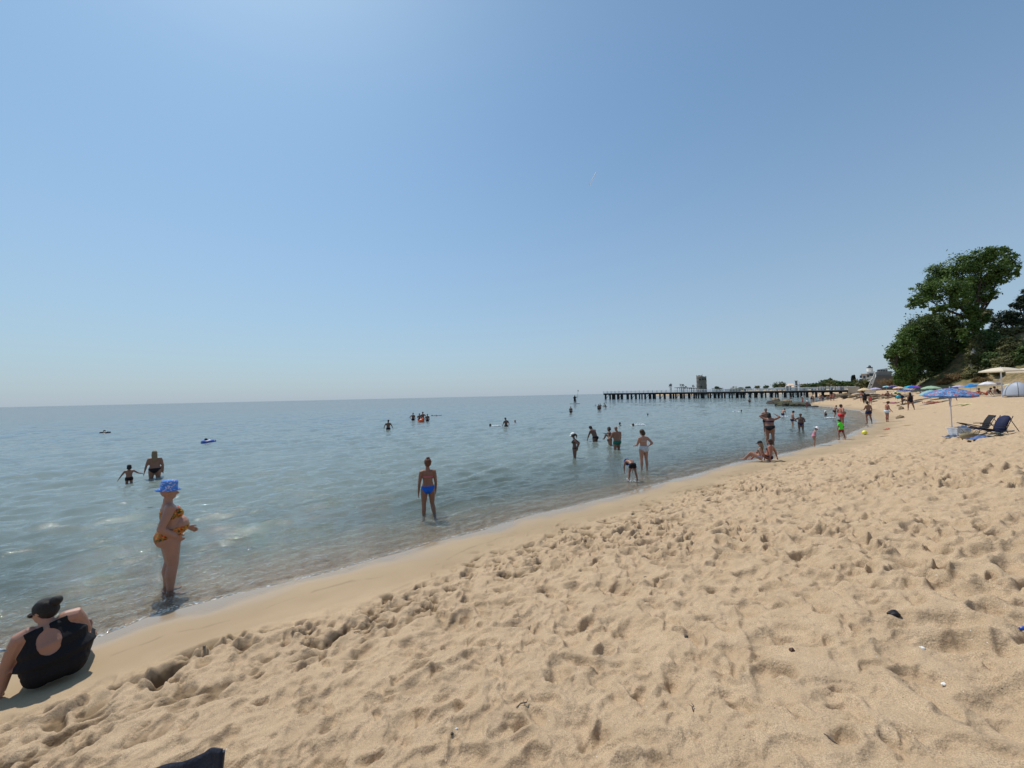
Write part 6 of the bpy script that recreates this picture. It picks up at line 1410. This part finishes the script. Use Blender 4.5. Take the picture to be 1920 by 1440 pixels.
q_ = at_y(1683, 744, pp.y); ball(0, 0, .24, [(.02,.28,.36),(.02,.30,.40)], 'large teal ball held by the stooping bather', 0, at=(q_.x, pp.y-.1, q_.z-.24))
# sand castle mounds and dug sand
def mound(px, py, r_, h_, label, seed, damp=True):
    c = ground(px, py); bm = bmesh.new(); bmesh.ops.create_uvsphere(bm, u_segments=24, v_segments=14, radius=1)
    for v in bm.verts: k = 1+.15*math.sin(5*v.co.x+seed)+.1*math.sin(9*v.co.y+seed); v.co = Vector((v.co.x*r_*k, v.co.y*r_*k, v.co.z*h_*k))
    me = bpy.data.meshes.new('sand_mound'); bm.to_mesh(me); bm.free(); o = link('sand_mound', me, mat('damp_sand', (.23,.165,.10), rough=.95, var=.2, bump=.6, bscale=30)); o.location = c; return tag(o, label, 'sand mound')
mound(1688, 784, .30, .24, 'rounded damp sand mound right of the boy in pale trunks', 1)
mound(1690, 767.5, .26, .34, 'brown sand heap in front of the reclining sunbather', 2)
mound(1684, 761.5, .15, .16, 'small dark sand heap behind the brown one', 3)
c = ground(1664, 806); cloth_blob('shorts', (c.x, c.y, c.z), (.35,.3,.1), mat('red_rag', (.45,.14,.09), rough=.9), 'small reddish piece of clothing on the open sand', 'clothing', 11)
# sandals
for i, (x, y) in enumerate([(1607,747.5),(1642,752.5)]):
    c = ground(x, y); cloth_blob('beach_mat', (c.x, c.y, c.z), (1.6,.6,.1), mat('dark_mat', (.03,.03,.03), rough=.9), ['dark mat on the sand left of the person in black','dark clothing heap on the sand right of the girl in pink'][i], 'mat', 12+i)
for i, (x, y, m2, lb) in enumerate([(1702,757,NAVY,'navy towel under the reclining dark sunbather'),(1744,757,(.2,.25,.5),'blue towel at the left rim of the big parasol'),(1905,742.5,(.03,.05,.22),'navy mat under the sunbather by the tent'),(1820,757,(.45,.75,.1),'lime green mat edge at the right rim of the big parasol'),(1872,742.5,(.25,.26,.28),'grey towel between white parasol and tent'),(1660,746,(.05,.03,.03),'dark towel under the reclining sunbather by the rocks')]):
    c = ground(x, y); cloth_blob('towel', (c.x, c.y, c.z), (1.9,.8,.05), cloth_mat(tuple(m2)), lb, 'towel', 20+i, rz=-.1)

# ------------------------------------------------------------------ foreground odds
def gp(px, py):
    return ground(px, py)
# dark folded cloth chair corner at the bottom edge
p = at_y(350, 1432, 1.62)
def dark_cloth():
    pix = [(268,1447),(330,1428),(365,1414.5),(388,1406.5),(405,1406),(418.5,1408.5),(420,1440),(421,1500)]
    Y0 = 1.55; P_ = [at_y(x, y, Y0 + .10*math.sin(i*1.3)) for i, (x, y) in enumerate(pix)]
    o = empty('camping_chair', (P_[4].x-.15, Y0, gz(P_[4].x, Y0)), 'corner of a dark navy fabric camping chair at the bottom edge', 'camping chair'); ref = o.location.copy()
    # backrest fabric, sagging between two posts, going down to the seat
    nu, nv = 34, 26; vs = []; tl = at_y(240, 1458, Y0+.10); tr_ = at_y(419, 1408, Y0)
    gzv = ref.z
    for j in range(nv+1):
        g_ = j/nv
        for i in range(nu+1):
            f_ = i/nu; q_ = tl.lerp(tr_, f_); q_ = q_.copy(); q_.z += .012*math.sin(math.pi*f_) + .012*sstep(.78,.86,f_) - .010*math.exp(-((f_-.93)/.05)**2)*0
            q_.z -= g_*(.42); q_.y -= .10*g_ + .035*math.sin(math.pi*f_)*math.sin(math.pi*g_)
            q_.y += .008*math.sin(9*f_+5*g_) + .006*math.sin(17*f_-7*g_); q_.x += .004*math.sin(12*g_)
            vs.append(q_-ref)
    fs = [(j*(nu+1)+i, j*(nu+1)+i+1, (j+1)*(nu+1)+i+1, (j+1)*(nu+1)+i) for j in range(nv) for i in range(nu)]
    m2 = MB(); m2.add(vs, fs); b_ = m2.build('backrest', mat('navy_canvas', (.012,.015,.028), rough=.7, var=.2, bump=.4, bscale=60), o, True)
    sm = b_.modifiers.new('t', 'SOLIDIFY'); sm.thickness = .006
    mt = mat('chair_metal', (.03,.035,.05), rough=.4)
    for nm, a_, b2 in (('post', tl-ref+Vector((0,.01,-.01)), Vector((tl.x-ref.x, -.15, -.05))), ('post', tr_-ref+Vector((-.012,.012,-.012)), Vector((tr_.x-ref.x-.01, -.12, -.05)))):
        m2 = MB(); m2.tube([a_, b2], .009, 8); m2.build(nm, mt, o)
    m2 = MB(); x0_, x1_ = tl.x-ref.x, tr_.x-ref.x; z_ = tl.z-ref.z-.42
    m2.add([(x0_,-.02,z_),(x1_,-.02,z_),(x1_,-.50,z_+.03),(x0_,-.50,z_+.03),((x0_+x1_)/2,-.25,z_-.05)], [(0,1,4),(1,2,4),(2,3,4),(3,0,4)]); s_ = m2.build('seat', MATS['navy_canvas'], o)
    for x_ in (x0_, x1_): m2 = MB(); m2.tube([(x_,-.5,z_+.03),(x_,-.05,-.05)], .009, 8); m2.build('leg', mt, o)
dark_cloth()
# pale blue folded paper edge at the left border, held up by the sitter's elbow
p = PEOPLE['sitter'][2]; q1 = at_y(2, 1222, p.y-.35)
m_ = MB(); vs = []; 
for i in range(9):
    for j in range(7):
        u, v_ = i/8, j/6; a = at_y(-72+84*u, 1213 + 4*u + v_*(22*(1-u)+4), p.y-.35-.02*math.sin(9*v_)); vs.append(a-q1)
m_.add(vs, [(i*7+j, i*7+j+1, (i+1)*7+j+1, (i+1)*7+j) for i in range(8) for j in range(6)])
o = m_.build('magazine', pattern_mat('paper_blue', [(.70,.75,.80),(.18,.32,.50),(.72,.78,.82)], 6, 'wave'), None, True); o.location = q1; tag(o, 'pale blue and white folded corner entering at the left edge', 'magazine'); sm = o.modifiers.new('t','SOLIDIFY'); sm.thickness = .006
# litter
for i, (x, y, r_, c_, nm, lb) in enumerate([(1675,1157,.028,(.012,.010,.012),'pebble','black rounded pebble lying alone on the dry sand'),(1485,1222,.016,(.07,.035,.02),'pebble','small brown stone left of centre in the right foreground'),
    (1893,1216,.016,(.04,.025,.018),'pebble','dark brown stone near the right edge'),(1729,1213,.010,(.8,.78,.72),'shell','white shell fragment below the black pebble'),(1757,1086,.007,(.8,.78,.72),'shell','tiny white shell far up the right foreground'),
    (1769,1267,.010,(.8,.78,.72),'shell','small white shell near the lower right dip'),(1210,1078,.018,(.05,.04,.035),'pebble','dark pebble in the middle foreground'),(1287,1208,.014,(.03,.03,.03),'pebble','dark chip in the sand right of centre'),(1411,1033,.014,(.04,.03,.03),'pebble','dark pebble farther up in the middle of the sand'),
    (848,1382,.007,(.03,.03,.03),'pebble','tiny dark pebble near the bottom centre'),(856,1371,.006,(.8,.8,.78),'shell','tiny bright shell near the bottom centre')]):
    c = ground(x, y); bm = bmesh.new(); bmesh.ops.create_icosphere(bm, subdivisions=3, radius=1)
    for v in bm.verts: k = 1+.18*math.sin(3*v.co.x+i)+.12*math.sin(5*v.co.y+2*i); v.co = Vector((v.co.x*r_*1.5*k, v.co.y*r_*k, v.co.z*r_*.8*k))
    me = bpy.data.meshes.new(nm); bm.to_mesh(me); bm.free(); o = link(nm, me, mat('peb_%.3f_%.3f' % c_[:2], c_, rough=.5, var=.3, scale=50)); o['pend'] = 1; o.location = c; o.rotation_euler = (0,0,i*.7); tag(o, lb, nm)
c = ground(1914, 1180); m_ = MB(); m_.tube([(0,0,.012),(.09,.02,.014)], .011, 10); o = m_.build('lighter', blu, None, True); o.location = c; tag(o, 'blue plastic lighter at the right edge of the sand', 'lighter')
# drop small things onto the real sand surface
bpy.context.view_layer.update()
dg = bpy.context.evaluated_depsgraph_get()
snap = ('pebble','shell','lighter')
sand_e = sand_o
for o in list(C.objects):
    if o.parent is None and o.name.split('.')[0] in snap:
        ok, loc, nn, fi = sand_e.ray_cast(Vector((o.location.x, o.location.y, 20)), Vector((0,0,-1)))
        if ok: o.location.z = loc.z + .003
        if 'pend' in o: del o['pend']
# contrail
a, b = at_y(1105, 348, 9000), at_y(1118, 323, 9000)
cm = bpy.data.materials.new('vapour'); cm.use_nodes = True; t = cm.node_tree; p_ = t.nodes['Principled BSDF']; p_.inputs['Base Color'].default_value = (.9,.92,.95,1); p_.inputs['Alpha'].default_value = .55; p_.inputs['Roughness'].default_value = 1
m_ = MB(); m_.tube([Vector((0,0,0)), (b-a)*.5, (b-a)], [20,18,12], 10); o = m_.build('contrail', cm, None, True); o.location = a; tag(o, kind='structure')

for i, (x, y, L_, a_, lb) in enumerate([(980,1326,.10,.5,'short grey twig lying in the lower middle of the foreground'),(668,1190,.09,.2,'dark scrap of weed near the upper left footprints'),(1300,1330,.05,1.2,'thin brown straw in the lower right foreground'),(1560,1395,.06,2.0,'small brown stick near the bottom right')]):
    c = ground(x, y); ok, loc, nn, fi = sand_o.ray_cast(Vector((c.x, c.y, 20)), Vector((0,0,-1))); z_ = loc.z if ok else c.z
    m_ = MB(); m_.tube([(-L_/2,0,.004),(-L_*.1,.006,.012),(L_*.3,-.004,.010),(L_/2,.008,.018)], [.003,.0045,.004,.002], 6); m_.tube([(L_*.1,0,.01),(L_*.22,.022,.016)], [.003,.0015], 5)
    o = m_.build('twig', mat('driftwood', (.13,.10,.075), rough=.9, var=.3, scale=40), None, True); o.location = (c.x, c.y, z_+.002); o.rotation_euler = (0,0,a_); tag(o, lb, 'twig')
